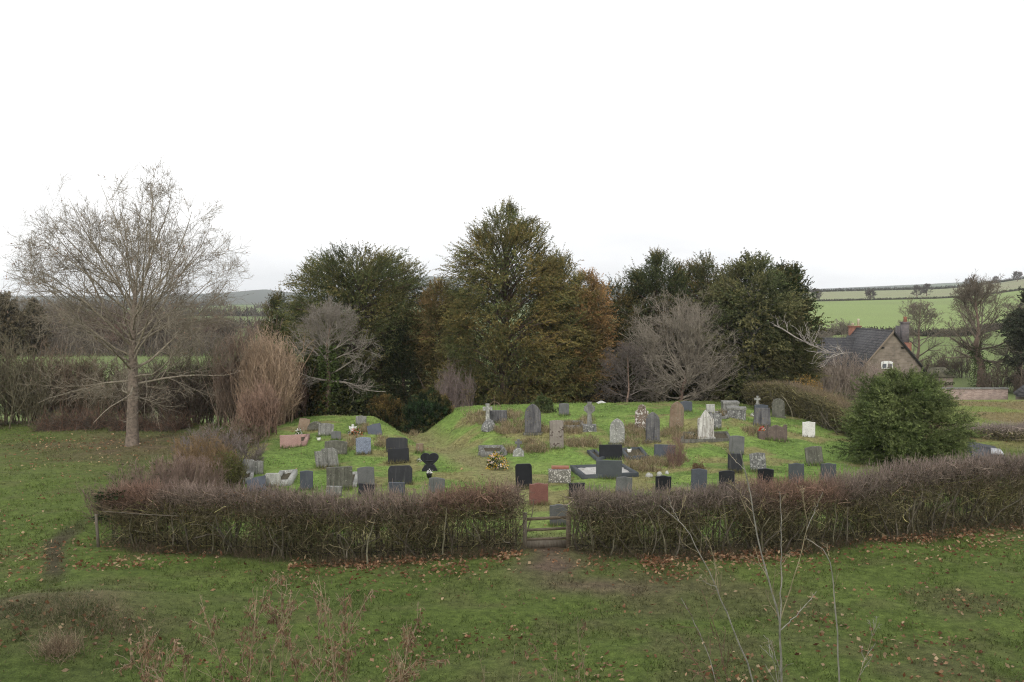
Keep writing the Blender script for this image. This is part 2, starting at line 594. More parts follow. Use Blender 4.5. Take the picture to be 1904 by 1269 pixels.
SALT = {'large leafless oak with a spreading crown standing on the left field'[:24]: 12}


def thing(name, label, cat, loc, group=None):
    global rng                      # every thing grows from a seed of its own
    rng = np.random.default_rng(zlib.crc32(label.encode()) + SALT.get(label[:24], 0))
    o = bpy.data.objects.new(name, None)
    o.empty_display_size = 0.2
    COL.objects.link(o)
    o.location = tuple(float(x) for x in loc)
    return tag(o, label, cat, group)


def kind(o, k):
    o['kind'] = k
    return o


# ------------------------------------------------------------------ growth
def grow(S, D, L, R, k=4, wob=0.12, up=0.0, tip=0.35):
    N = len(S)
    P = np.empty((N, k + 1, 3)); P[:, 0] = S
    d = nrm(np.asarray(D, float).copy())
    for i in range(k):
        d = d + rng.normal(0, wob, (N, 3))
        d[:, 2] += up
        d = nrm(d)
        P[:, i + 1] = P[:, i] + d * (np.asarray(L) / k)[:, None]
    return P, np.asarray(R)[:, None] * np.linspace(1, tip, k + 1)


def kids(P, R, m, t0, t1, ang, ratio, rf=0.6, spread=0.2):
    N, K, _ = P.shape
    i = np.repeat(np.arange(N), m)
    t = rng.uniform(t0, t1, N * m) * (K - 1)
    a = np.minimum(t.astype(int), K - 2); f = (t - a)[:, None]
    A = P[i, a]; B = P[i, a + 1]
    S = A * (1 - f) + B * f
    d = nrm(B - A)
    pr = nrm(np.cross(d, rng.normal(0, 1, (N * m, 3))))
    an = rng.normal(ang, spread, N * m)[:, None]
    D = np.cos(an) * d + np.sin(an) * pr
    pl = np.linalg.norm(P[:, 1:] - P[:, :-1], axis=-1).sum(1)[i]
    L = pl * ratio * (1.2 - 0.6 * t / (K - 1)) * rng.uniform(0.65, 1.25, N * m)
    r = (R[i, a] * (1 - f[:, 0]) + R[i, a + 1] * f[:, 0]) * rf
    return S, D, L, r


def shade(col, n, v=0.2):
    return np.asarray(col) * rng.uniform(1 - v, 1 + v, (n, 1))


def keep(P, R, ok):
    return P[ok], R[ok]


def in_env(E, c, rx, rzu, rzd, slack=0.12):
    d = E - np.asarray(c)
    rz = np.where(d[:, 2] > 0, rzu, rzd)
    q = np.sqrt((d[:, 0] / rx) ** 2 + (d[:, 1] / rx) ** 2 + (d[:, 2] / rz) ** 2)
    return q < 1 + rng.normal(0, slack, len(E))


def bare_tree(name, label, base, h, rx, tr, th, n1=24, m=(6, 6, 6), zc=0.45, col=(0.15, 0.125, 0.09), tcol=(0.17, 0.12, 0.095),
              twig_r=0.006, leaf=None, cat='tree', group=None, steep=1.0, lean=(0, 0), wob=0.14, ivy=None, leader=0.88, lev=3, low=0.12, elev=(-.05, .95), limb=(.5, .6), rf=.55, slack=.12, curve=.055, crook=.012):
    """leafless tree: trunk with limbs, crown of branches and twigs"""
    base = np.asarray(base, float)
    o = thing(name, label, cat, base, group)
    K = 9
    tz = np.linspace(0, h * leader, K)
    TP = np.zeros((1, K, 3))
    TP[0] = base + np.stack([lean[0] * (tz / h) ** 1.3 + np.cumsum(rng.normal(0, crook * h, K)) * (tz > th),
                             lean[1] * (tz / h) ** 1.3 + np.cumsum(rng.normal(0, crook * h, K)) * (tz > th), tz - 0.15], 1)
    TR = np.interp(tz, [0, h * 0.04, th, h * 0.5, h], [tr * 1.45, tr * 1.05, tr * 0.85, tr * 0.4, tr * 0.08])[None]
    mbT = MB(); mbC = MB()
    # finer trunk near the ground
    tz2 = np.concatenate([[0, 0.12, 0.3, 0.7], np.linspace(1.2, h * leader, 10)]) if h > 5 else tz
    TP2 = np.stack([np.interp(tz2, tz, TP[0, :, i]) for i in range(3)], 1)[None]
    TR2 = np.interp(tz2, [0, 0.15, 0.45, 1.0, th, h * 0.5, h], [tr * 1.5, tr * 1.28, tr * 1.08, tr, tr * 0.85, tr * 0.38, tr * 0.06])[None] if h > 5 else TR
    mbT.strands(TP2, TR2, 9, tcol)
    # limbs
    zt = np.sort(rng.uniform(th * 0.8, h * leader * 0.92, n1))
    fz = (zt - th * 0.8) / (h * leader - th * 0.8)
    az = np.arange(n1) * 2.399 + rng.normal(0, 0.4, n1)
    el = np.minimum((elev[0] + (elev[1] - elev[0]) * fz ** 0.7 + rng.normal(0, 0.16, n1)) * steep, 1.5)
    D = np.stack([np.cos(az) * np.cos(el), np.sin(az) * np.cos(el), np.sin(el)], 1)
    S = np.stack([np.interp(zt, tz, TP[0, :, i]) for i in range(3)], 1)
    cen = base + np.array([lean[0] * 0.5, lean[1] * 0.5, h * zc])
    reach = np.full(n1, 0.3)
    for q_ in np.linspace(0.2, h, 60):
        dd = S + D * q_ + np.array([0, 0, 0.06 * steep]) * q_ - cen
        rz_ = np.where(dd[:, 2] > 0, h * (1 - zc), h * zc * 0.95)
        reach = np.where((dd[:, 0] / rx) ** 2 + (dd[:, 1] / rx) ** 2 + (dd[:, 2] / rz_) ** 2 < 1, q_, reach)
    L = reach * rng.uniform(0.82, 1.0, n1)
    R = np.interp(zt, tz, TR[0]) * rng.uniform(0.7, 1.1, n1) * (limb[0] + (limb[1] - limb[0]) * fz)
    P1, R1 = grow(S, D, L, R, 7, wob * 0.8, curve * steep, 0.22)
    mbT.strands(P1, R1, 6, shade(np.asarray(col), n1, 0.12))
    c = base + np.array([lean[0] * 0.5, lean[1] * 0.5, h * zc])
    P, Rr = P1, R1
    ends = []
    for li in range(lev):
        last = li == lev - 1
        S, D, L, r = kids(P, Rr, m[li], 0.15 if li == 0 else low, 1.0, 0.62 if li < 2 else 0.75, (0.5, 0.5, 0.55, 0.6)[li], rf)
        r = np.maximum(r, twig_r)
        P, Rr = grow(S, D, L, r, 5 if li == 0 else 4, wob, 0.03, 0.4)
        Rr = np.maximum(Rr, twig_r * 0.7)
        ok = in_env(P[:, -1], c, rx, h * (1 - zc), h * zc * 0.93, slack)
        ok &= P[:, -1, 2] > H(P[:, -1, 0], P[:, -1, 1]) + 0.35
        P, Rr = keep(P, Rr, ok)
        cc = shade(np.asarray(col) * (1.0, 1.0, 1.05)[min(li, 2)], len(P), 0.22)
        (mbT if li == 0 and tr > 0.25 else mbC).strands(P, Rr, 4 if li == 0 else 3, cc)
    if leaf is not None:
        nl, lc = leaf
        i = rng.integers(0, len(P), nl)
        mbC.leaves(P[i, rng.integers(1, 4, nl)], rng.normal(0, 1, (nl, 3)) + (0, 0, -0.6), rng.uniform(0.06, 0.11, nl), 0.05, shade(lc, nl, 0.3))
    mbT.build('trunk', M_BARK, o, smooth=True)
    mbC.build('crown', M_TWIG, o)
    if ivy:
        nI, z1, rI = ivy
        z = rng.uniform(0.0, z1, nI)
        a = rng.uniform(0, 2 * PI, nI)
        ax = np.stack([np.interp(z, tz, TP[0, :, i]) for i in range(3)], 1)
        rr = rI * (1.15 - 0.6 * z / z1) * rng.uniform(0.35, 1.1, nI)
        p = ax + np.stack([np.cos(a) * rr, np.sin(a) * rr, np.zeros(nI)], 1)
        mb = MB()
        mb.leaves(p, np.stack([np.cos(a), np.sin(a), -rng.uniform(0.1, 1.2, nI)], 1) + rng.normal(0, 0.4, (nI, 3)),
                  rng.uniform(0.08, 0.15, nI), rng.uniform(0.07, 0.12, nI), np.array([0.045, 0.065, 0.016]) * rng.uniform(0.6, 1.7, (nI, 1)))
        mb.build('ivy', M_LEAF, o)
    return o


def shrub(name, label, base, rx, h, stems=26, m=(9, 7), col=(0.2, 0.13, 0.09), twig_r=0.006, leaf=None, cat='shrub', group=None,
          fan=0.6, up=0.02, wob=0.10, ry=None, stem_r=0.018, tip=None, spread=0.35, kang=0.6):
    """leafless many-stemmed shrub"""
    base = np.asarray(base, float)
    ry = rx if ry is None else ry
    o = thing(name, label, cat, base, group)
    a = rng.uniform(0, 2 * PI, stems); q = np.sqrt(rng.uniform(0, 1, stems))
    S = base + np.stack([np.cos(a) * q * rx * spread, np.sin(a) * q * ry * spread, np.full(stems, -0.1)], 1)
    S[:, 2] = H(S[:, 0], S[:, 1]) - 0.08
    D = np.stack([np.cos(a) * q * fan * rx / h * 1.6, np.sin(a) * q * fan * ry / h * 1.6, np.ones(stems)], 1) + rng.normal(0, 0.08, (stems, 3))
    L = h * rng.uniform(0.5, 1.06, stems) * (1 - 0.15 * q)
    P, R = grow(S, D, L, stem_r * rng.uniform(0.6, 1.3, stems), 8, wob * 0.6, up, 0.25)
    c1 = np.asarray(col, float)
    tip = c1 if tip is None else np.asarray(tip, float)
    mbS = MB(); mbT = MB()
    mbS.strands(P, np.maximum(R, twig_r), 4, shade(c1 * 0.95, stems, 0.2))
    for li, mm in enumerate(m):
        S, D, L, r = kids(P, R, mm, 0.08 if li == 0 else 0.1, 1.0, kang, 0.4 if li == 0 else 0.5, 0.6)
        P, R = grow(S, D, L, np.maximum(r, twig_r), 4, wob, up * 1.5, 0.5)
        R = np.maximum(R, twig_r * 0.7)
        d = P[:, -1] - base
        ok = (d[:, 0] / rx) ** 2 + (d[:, 1] / ry) ** 2 + (np.maximum(d[:, 2] - 0.35 * h, 0) / (0.68 * h)) ** 2 < 1.0 + rng.normal(0, 0.15, len(P))
        ok &= P[:, -1, 2] > H(P[:, -1, 0], P[:, -1, 1])
        P, R = keep(P, R, ok)
        g = np.clip((P[:, 2, 2] - base[2]) / h, 0, 1)[:, None]
        mbT.strands(P, R, 3, (c1 * (1 - g) + tip * g) * rng.uniform(0.75, 1.25, (len(P), 1)))
    mbS.build('stem_clump', M_BARK, o)
    mbT.build('crown', M_TWIG, o)
    if leaf is not None:
        nl, lc, ls = leaf
        i = rng.integers(0, len(P), nl)
        mb = MB()
        mb.leaves(P[i, rng.integers(0, 5, nl)] + rng.normal(0, 0.04, (nl, 3)), rng.normal(0, 1, (nl, 3)) + (0, 0, 0.2),
                  rng.uniform(0.7, 1.3, nl) * ls, ls * 0.6, np.asarray(lc) * rng.uniform(0.6, 1.4, (nl, 1)))
        mb.build('foliage', M_LEAF, o)
    return o


def evergreen(name, label, base, prof, n=900, per=42, green=(0.05, 0.062, 0.02), brown=(0.2, 0.12, 0.04), bamt=0.3, bdir=None,
              seed=0, leaf=(0.105, 0.032), trunk=0.3, group=None, cat='tree', droop=0.1, rough=0.3, ry=1.0, rise=0.35, bark=(0.09, 0.065, 0.05), pale=None, bs=1.3, fluff=0.16, stick=1.12, plume=0.6):
    """dense dark evergreen: trunk, boughs that carry drooping sprays of needles"""
    base = np.asarray(base, float)
    o = thing(name, label, cat, base, group)
    prof = np.asarray(prof, float)
    h = prof[-1, 0]
    n = max(30, int(n * 0.5))
    # heights weighted by girth
    zz = np.linspace(prof[0, 0], h, 200)
    rr = np.interp(zz, prof[:, 0], prof[:, 1]) + 0.35
    cdf = np.cumsum(rr); cdf /= cdf[-1]
    z = np.interp(rng.uniform(0, 1, n), cdf, zz)
    a = rng.uniform(0, 2 * PI, n)
    lump = 1 - rough + 2 * rough * (0.6 * vnoise(a * 2.2, z, 1.1, seed) + 0.4 * vnoise(a * 5.0, z * 1.7, 1.1, seed + 5))
    r = np.interp(z, prof[:, 0], prof[:, 1]) * lump * np.where(rng.uniform(0, 1, n) < 0.12, rng.uniform(1.0, stick, n), rng.uniform(0.8, 1.0, n))
    E = np.stack([np.cos(a) * r, np.sin(a) * r * ry, z + 0.12 * r * rng.uniform(-0.3, 1.2, n)], 1)
    Sx = np.stack([E[:, 0] * 0.06, E[:, 1] * 0.06, np.maximum(z - np.maximum(rise * r, 0.16 * h * (z / h)) - 0.1, 0.25)], 1)
    Mid = (Sx + E) / 2 + np.stack([np.zeros(n), np.zeros(n), 0.10 * r], 1)
    P = np.stack([Sx, Sx * 0.55 + Mid * 0.45, Mid, Mid * 0.45 + E * 0.55, E], 1) + base
    P[:, 1:-1] += rng.normal(0, 0.05, (n, 3, 3))
    mbT = MB()
    kz = np.linspace(0, h * 0.9, 8)
    TP = np.stack([rng.normal(0, 0.06, 8), rng.normal(0, 0.06, 8), kz - 0.2], 1)[None] + base
    mbT.strands(TP, np.linspace(trunk, 0.04, 8)[None], 8, bark)
    k = rng.permutation(n)[: n // 3]
    mbT.strands(P[k], (0.012 + 0.012 * np.linalg.norm(P[k, -1] - P[k, 0], axis=1))[:, None] * np.linspace(1, 0.3, 5), 4, shade(bark, len(k), 0.2))
    mbT.build('trunk', M_BARK, o)
    # plumes: short curved shoots carried by the outer part of each bough, needles along them
    npl = max(4, int(per / 2.6))
    i = np.repeat(np.arange(n), npl)
    N = len(i)
    t = 1 - rng.beta(1.0, 2.0, N) * 0.55
    tt = t * 4; b = np.minimum(tt.astype(int), 3); f = (tt - b)[:, None]
    Q = P[i, b] * (1 - f) + P[i, b + 1] * f
    sc = fluff * (0.7 + 0.8 * np.clip(r[i], 0, 2) / 2)
    Q = Q + rng.normal(0, 1, (N, 3)) * sc[:, None] * np.array([1.15, 1.15, 0.7])
    bd = nrm(P[i, 4] - P[i, 2])
    D = bd * np.array([1.0, 1.0, 0.6]) + rng.normal(0, 0.34, (N, 3)); D[:, 2] += 0.28
    top = (z[i] / h) > 0.78
    D[top, 2] += 0.8
    L = plume * rng.uniform(0.6, 1.35, N)
    PP, PR = grow(Q, D, L, np.full(N, 0.006), 4, 0.1, -droop * 1.3, 0.5)
    patch = vnoise3(Q - base, bs, seed + 2)
    patch2 = rng.uniform(0, 1, n)[i]
    bf = bamt + 1.3 * (patch - 0.5) + 0.4 * (patch2 - 0.5)
    if bdir is not None:
        bf = bf + ((Q - base) @ np.asarray(bdir, float))
    ptone = rng.uniform(0.8, 1.25, N) * (0.6 + 0.85 * rng.uniform(0, 1, n)[i])
    nlf = 24
    j = np.repeat(np.arange(N), nlf)
    u = rng.uniform(0, 1, N * nlf)
    uu = u * 4; b = np.minimum(uu.astype(int), 3); f = (uu - b)[:, None]
    A = PP[j, b] * (1 - f) + PP[j, b + 1] * f
    ax = nrm(PP[j, b + 1] - PP[j, b])
    pr = nrm(np.cross(ax, rng.normal(0, 1, A.shape)))
    LD = ax * 0.8 + pr * rng.uniform(0.3, 1.0, (len(A), 1)); LD[:, 2] -= droop * 0.3
    bb = np.clip(bf[j] + 0.5 * (u - 0.45), 0, 1)[:, None]
    cc = np.asarray(green) * (1 - bb) + np.asarray(brown) * bb
    cc = cc * ptone[j][:, None] * rng.uniform(0.7, 1.35, (len(A), 1))
    if pale is not None:
        s = rng.uniform(0, 1, len(A)) < pale[0]
        cc[s] = np.asarray(pale[1]) * rng.uniform(0.7, 1.3, (s.sum(), 1))
    mb = MB()
    mb.leaves(A, LD, leaf[0] * (1.1 - 0.4 * u) * rng.uniform(0.7, 1.3, len(A)), leaf[1] * rng.uniform(0.7, 1.3, len(A)), cc)
    # inner foliage
    ni = n * 9
    i = rng.integers(0, n, ni); t = rng.uniform(0.25, 0.8, ni)
    tt = t * 4; b = np.minimum(tt.astype(int), 3); f = (tt - b)[:, None]
    Q = P[i, b] * (1 - f) + P[i, b + 1] * f + rng.normal(0, 0.2, (ni, 3)) * min(1.0, h / 8)
    mb.leaves(Q, rng.normal(0, 1, (ni, 3)), leaf[0] * 2.4, leaf[1] * 2.6, np.asarray(green) * rng.uniform(0.6, 1.2, (ni, 1)))
    mb.build('crown', M_LEAF, o)
    return o


# ================================================================== GROUND
def gcol(X, Y):
    """colour of the turf, worn earth and fields at a place"""
    X = np.asarray(X, float); Y = np.asarray(Y, float)

    def lay(c, a, f):
        return c * (1 - f[..., None]) + np.asarray(a) * f[..., None]
    n1 = fbm(X, Y, 3.5, 20); n2 = fbm(X, Y, 1.1, 30); n3 = fbm(X, Y, 9.0, 40)
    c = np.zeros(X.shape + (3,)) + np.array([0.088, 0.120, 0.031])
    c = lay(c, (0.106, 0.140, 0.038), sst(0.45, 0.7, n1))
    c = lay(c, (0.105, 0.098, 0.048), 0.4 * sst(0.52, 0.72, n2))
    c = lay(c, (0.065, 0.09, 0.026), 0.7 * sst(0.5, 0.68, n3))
    hump = np.exp(-(((X + 8.8) / 2.2) ** 2 + ((Y - 18.6) / 1.5) ** 2))
    c = lay(c, (0.12, 0.10, 0.062), np.clip(1.3 * hump * (0.2 + 1.1 * n2), 0, 0.85))
    # worn, brown-flushed turf in the middle foreground
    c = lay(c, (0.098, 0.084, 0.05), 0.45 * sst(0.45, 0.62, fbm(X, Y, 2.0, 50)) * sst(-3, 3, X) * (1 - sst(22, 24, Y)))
    # the graveyard is kept: bright young grass
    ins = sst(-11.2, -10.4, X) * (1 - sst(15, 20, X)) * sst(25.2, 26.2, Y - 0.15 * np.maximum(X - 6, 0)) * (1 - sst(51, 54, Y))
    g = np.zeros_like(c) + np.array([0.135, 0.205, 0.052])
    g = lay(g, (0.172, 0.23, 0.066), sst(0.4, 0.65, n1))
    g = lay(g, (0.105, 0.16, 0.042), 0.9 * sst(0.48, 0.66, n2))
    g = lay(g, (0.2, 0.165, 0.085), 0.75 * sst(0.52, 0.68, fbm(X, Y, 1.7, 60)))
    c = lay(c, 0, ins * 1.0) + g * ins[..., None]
    # path through it
    d = np.abs(X - path_x(Y) + 0.5 * (fbm(X, Y, 2.0, 70) - 0.5))
    pth = (1 - sst(0.35, 1.5, d)) * sst(26, 34, Y) * (1 - sst(53, 56, Y))
    c = lay(c, (0.19, 0.178, 0.088), np.clip(1.1 * pth * (0.5 + 0.7 * n2), 0, 1))
    # mud at the gate
    mud = np.exp(-(((X - 0.9) / 0.75) ** 2 + ((Y - 22.9) / 1.0) ** 2)) + 0.9 * np.exp(-(((X - 0.9) / 0.55) ** 2 + ((Y - 24.8) / 1.3) ** 2)) + 0.6 * np.exp(-(((X - 1.7) / 1.7) ** 2 + ((Y - 21.3) / 0.6) ** 2))
    c = lay(c, (0.125, 0.092, 0.070), np.clip(1.05 * mud * (0.6 + 0.9 * n2), 0, 1))
    # trodden line round the hedge corner
    tx = np.interp(Y, [20, 22, 23.5, 25, 27, 29.5, 34], [-9.4, -10.2, -10.9, -11.6, -11.9, -12.0, -12.2])
    tr = (1 - sst(0.12, 0.42, np.abs(X - tx - 0.3 * (n2 - 0.5)))) * sst(20.5, 22.5, Y) * (1 - sst(25, 29.5, Y))
    c = lay(c, (0.06, 0.045, 0.035), 0.85 * tr)
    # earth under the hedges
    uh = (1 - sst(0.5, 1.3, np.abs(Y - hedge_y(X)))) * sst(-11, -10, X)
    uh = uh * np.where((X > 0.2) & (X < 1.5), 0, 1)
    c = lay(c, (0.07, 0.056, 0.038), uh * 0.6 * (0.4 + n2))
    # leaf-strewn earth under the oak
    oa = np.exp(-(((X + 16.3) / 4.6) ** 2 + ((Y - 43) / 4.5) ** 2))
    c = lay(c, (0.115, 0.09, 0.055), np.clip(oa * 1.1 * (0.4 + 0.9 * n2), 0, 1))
    # field on the right: older, yellower pasture
    rf = sst(16, 19, X) * sst(40, 44, Y) * (1 - sst(66, 72, Y))
    r_ = np.zeros_like(c) + np.array([0.15, 0.18, 0.055])
    r_ = lay(r_, (0.17, 0.14, 0.07), sst(0.45, 0.62, n1))
    c = lay(c, 0, rf) + r_ * rf[..., None]
    # beyond
    u = X / np.maximum(Y, 1)
    fd = sst(58, 68, Y) * (1 - rf)
    f_ = np.zeros_like(c) + np.array([0.14, 0.18, 0.07])
    f_ = lay(f_, (0.12, 0.145, 0.06), sst(0.4, 0.7, fbm(X, Y, 40, 80)))
    c = lay(c, 0, fd) + f_ * fd[..., None]
    fh = sst(170, 190, Y) * sst(0.2, 0.24, u)
    top = sst(0, 4, Y - (452 + 40 * (u - 0.35)))
    a_ = np.zeros_like(c) + np.array([0.205, 0.265, 0.10])
    a_ = lay(a_, (0.19, 0.235, 0.095), sst(0.35, 0.7, fbm(X, Y, 55, 81)))
    b_ = np.zeros_like(c) + np.array([0.235, 0.255, 0.15])
    b_ = lay(b_, (0.24, 0.23, 0.16), sst(0.3, 0.7, fbm(X * 0.4 + Y * 0.2, Y, 35, 82)))
    a_ = a_ * (1 - top[..., None]) + b_ * top[..., None]
    c = c * (1 - fh[..., None]) + a_ * fh[..., None]
    # patchwork of woods and fields on the far ridge
    fr = sst(900, 1500, Y) * (1 - sst(0.24, 0.3, u) * (1 - sst(1500, 2200, Y)))
    pw = fbm(X * 0.7, Y * 1.6, 420, 90)
    p_ = np.zeros_like(c) + np.array([0.03, 0.037, 0.022])
    p_ = lay(p_, (0.13, 0.18, 0.07), sst(0.56, 0.6, pw) * (1 - sst(2900, 3200, Y) * 0.8))
    c = c * (1 - fr[..., None]) + p_ * fr[..., None]
    return c


HX = np.array([-10.6, -9.7, -8, -6, -4.5, -2, 0.3, 1.3, 3, 5, 7, 10, 14, 18])
HY = np.array([25.7, 25.3, 24.9, 24.5, 24.15, 24.35, 24.6, 24.55, 24.35, 24.5, 25.1, 26.3, 27.9, 29.3])   # middle of the front hedge


def hedge_y(X):
    return np.interp(X, HX, HY)


def axis(fine0, fine1, step, lo, hi, g=1.055):
    a = list(np.arange(fine0, fine1 + 1e-6, step))
    s = step
    while a[-1] < hi:
        s *= g; a.append(a[-1] + s)
    s = step
    while a[0] > lo:
        s *= g; a.insert(0, a[0] - s)
    return np.array(a)


gx = axis(-20, 22, 0.16, -4300, 4300)
gy = axis(13, 58, 0.16, -70, 4300, 1.045)
GX, GY = np.meshgrid(gx, gy)
GZ = H(GX, GY)
micro = (1 - sst(55, 70, GY)) * sst(8, 14, GY) * (1 - sst(22, 30, np.abs(GX)))
GZ = GZ + micro * (0.09 * (vnoise(GX, GY, 0.8, 9) - 0.5) + 0.05 * (vnoise(GX, GY, 0.4, 10) - 0.5))
mb = MB()
ny, nx = GX.shape
ii = (np.arange(ny - 1)[:, None] * nx + np.arange(nx - 1)).ravel()
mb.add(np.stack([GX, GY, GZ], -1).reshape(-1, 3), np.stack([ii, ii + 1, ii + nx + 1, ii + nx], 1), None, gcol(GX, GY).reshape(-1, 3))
m, n, b, o_ = new_mat('turf')
ta = n.nodes.new('ShaderNodeAttribute'); ta.attribute_name = 'tint'
vv = obj_coord(n, rnd=False)
v1 = ramp(n, noise(n, vv, 5.0, 6, 0.7), 0.3, 0.7, (0.5, 0.52, 0.5), (1.5, 1.48, 1.42))
v2 = ramp(n, noise(n, vv, 38.0, 3, 0.6), 0.3, 0.7, (0.6, 0.62, 0.6), (1.42, 1.4, 1.36))
c_ = mixc(n, 1.0, mixc(n, 1.0, ta.outputs['Color'], v1, 'MULTIPLY'), v2, 'MULTIPLY')
n.links.new(c_, b.inputs['Base Color'])
b.inputs['Roughness'].default_value = 0.95
b.inputs['Specular IOR Level'].default_value = 0.1
bump(n, b, noise(n, vv, 26.0, 5, 0.7), 0.5, 0.03)
M_TURF = m
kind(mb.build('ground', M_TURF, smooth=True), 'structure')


# ------------------------------------------------------------------ grass
def sample_area(nn, y0, y1, power=1.0, margin=1.5, spread=0.56):
    """points over the land in front of the camera, denser near it"""
    q = rng.uniform(0, 1, nn)
    Y = (y0 ** (1 - power) + q * (y1 ** (1 - power) - y0 ** (1 - power))) ** (1 / (1 - power)) if power != 1.0 else y0 * (y1 / y0) ** q
    X = rng.uniform(-1, 1, nn) * (Y * spread + margin)
    return X, Y


mb = MB()
X, Y = sample_area(250000, 12.5, 62, 0.55)
k = vnoise(X, Y, 0.5, 33) + 0.5 * vnoise(X, Y, 0.17, 34)
mudm = np.exp(-(((X - 0.9) / 0.7) ** 2 + ((Y - 23.2) / 1.2) ** 2))
ok = (rng.uniform(0, 1, len(X)) < 0.25 + 0.75 * sst(0.4, 1.0, k)) & (rng.uniform(0, 1, len(X)) > mudm * 0.95)
ok &= ~((np.abs(Y - hedge_y(X)) < 0.35) & (X > -10.5))
X = X[ok]; Y = Y[ok]; N = len(X)
ins = (X > -10.8) & (X < 17) & (Y > 25.6)
Lg = np.where(ins, rng.uniform(0.03, 0.075, N), rng.uniform(0.03, 0.085, N)) * (0.8 + Y / 60)
D = np.stack([rng.normal(0, 0.5, N), rng.normal(0, 0.5, N), np.ones(N)], 1)
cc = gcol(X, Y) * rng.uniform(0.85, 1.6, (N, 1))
dry = rng.uniform(0, 1, N) < 0.07
cc[dry] = np.array([0.2, 0.17, 0.09]) * rng.uniform(0.6, 1.2, (dry.sum(), 1))
mb.blades(np.stack([X, Y, H(X, Y) - 0.012], 1), D, Lg, 0.011 + 0.0006 * Y, cc)
o = mb.build('grass', M_GRASS)
kind(o, 'stuff'); o['label'] = 'short green grass over the field and the graveyard'

# fallen leaves
mb = MB()
X, Y = sample_area(42000, 13, 46, 0.9)
hd = hedge_y(X) - Y
dens = 0.17 + 1.5 * np.exp(-((hd - 1.0) / 1.1) ** 2) * (0.25 + 1.3 * sst(0.45, 0.7, fbm(X, Y, 1.6, 44))) * (hd > 0.2) + 0.5 * np.exp(-(((X + 16) / 5) ** 2 + ((Y - 43) / 4) ** 2))
dens += 0.9 * np.exp(-((hd - 2.4) / 1.0) ** 2) * sst(0.5, 0.7, fbm(X, Y, 1.1, 45)) * (X < 5)
dens *= 0.12 + 1.9 * sst(0.42, 0.68, fbm(X, Y, 1.7, 46))
dens = np.where((hd < -0.6) & (X > -10.6), 0.02, dens)
ok = rng.uniform(0, 1, len(X)) < dens
X = X[ok]; Y = Y[ok]; N = len(X)
# heaped drifts under the hedge
xs = np.concatenate([rng.uniform(-5.2, 0.2, 2600), rng.uniform(3.0, 7.5, 2200), rng.uniform(7.5, 16, 1700)])
ys = hedge_y(xs) - rng.gamma(2.2, 0.42, len(xs)) - 0.3
ok = rng.uniform(0, 1, len(xs)) < 0.15 + sst(0.4, 0.7, fbm(xs, ys, 0.9, 47))
X = np.concatenate([X, xs[ok]]); Y = np.concatenate([Y, ys[ok]]); N = len(X)
D = np.stack([rng.normal(0, 1, N), rng.normal(0, 1, N), rng.normal(0.1, 0.3, N)], 1)
lc = np.array([(0.30, 0.16, 0.085), (0.40, 0.24, 0.14), (0.22, 0.10, 0.05), (0.46, 0.33, 0.2), (0.16, 0.08, 0.045)])[rng.integers(0, 5, N)]
mb.leaves(np.stack([X, Y, H(X, Y) + rng.uniform(0.02, 0.06, N)], 1), D, rng.uniform(0.05, 0.13, N), rng.uniform(0.035, 0.08, N), lc * rng.uniform(0.7, 1.25, (N, 1)))
o = mb.build('leaf_litter', M_LEAF)
kind(o, 'stuff'); o['label'] = 'brown fallen leaves strewn along the hedge foot'


def tuft_points(px0, px1, py0, py1, nn):
    P = []
    while len(P) < nn:
        g = G(random.uniform(px0, px1), random.uniform(py0, py1))
        P.append(g)
    return np.array(P)


def tussock(name, label, pts, per, L, cols, wid=0.012, cat=None, group=None, lean=0.35, mat=None, spread=0.12):
    """clump of long dry grass"""
    nn = len(pts)
    P = np.repeat(pts, per, 0) + np.concatenate([rng.normal(0, spread, (nn * per, 2)), np.zeros((nn * per, 1))], 1)
    P[:, 2] = H(P[:, 0], P[:, 1]) - 0.02
    D = np.stack([rng.normal(0, lean, len(P)), rng.normal(0, lean, len(P)), np.ones(len(P))], 1)
    cols = np.asarray(cols)
    cc = cols[rng.integers(0, len(cols), len(P))] * rng.uniform(0.6, 1.3, (len(P), 1))
    mb = MB()
    Ls = L * rng.uniform(0.5, 1.2, len(P))
    Pm, Rm = grow(P, D, Ls, np.full(len(P), wid * 0.5), 3, 0.2, -0.12, 0.3)
    mb.strands(Pm, Rm, 3, cc)
    o = mb.build(name, mat or M_GRASS, None, tuple(pts.mean(0)))
    return o


STRAW = [(0.44, 0.35, 0.22), (0.36, 0.28, 0.17), (0.27, 0.2, 0.12), (0.48, 0.40, 0.27), (0.18, 0.19, 0.07)]
dg = []
for (a, b2, c2, d2, nn) in [(870, 905, 768, 790, 14), (925, 975, 785, 806, 22), (1000, 1025, 790, 806, 8), (1045, 1085, 788, 806, 18), (965, 1010, 818, 842, 14),
                            (1050, 1110, 812, 832, 18), (940, 960, 832, 846, 6), (1160, 1205, 795, 826, 22), (1228, 1262, 800, 820, 12), (1165, 1275, 850, 878, 34),
                            (1265, 1300, 805, 818, 10), (1085, 1105, 780, 795, 6), (642, 665, 815, 840, 8), (672, 685, 795, 808, 6), (706, 718, 815, 835, 8), (755, 770, 800, 815, 8),
                            (1155, 1180, 828, 842, 8), (1385, 1410, 800, 812, 8), (940, 975, 768, 778, 10), (1340, 1356, 768, 776, 4)]:
    dg.append(tuft_points(a, b2, c2, d2, nn))
o = tussock('dry_grass', '', np.concatenate(dg), 60, 0.32, STRAW, 0.014)
kind(o, 'stuff'); o['label'] = 'straw-coloured long grass grown up between the old graves'

# ================================================================== HEADSTONES
HG = 'headstones standing in the graveyard'


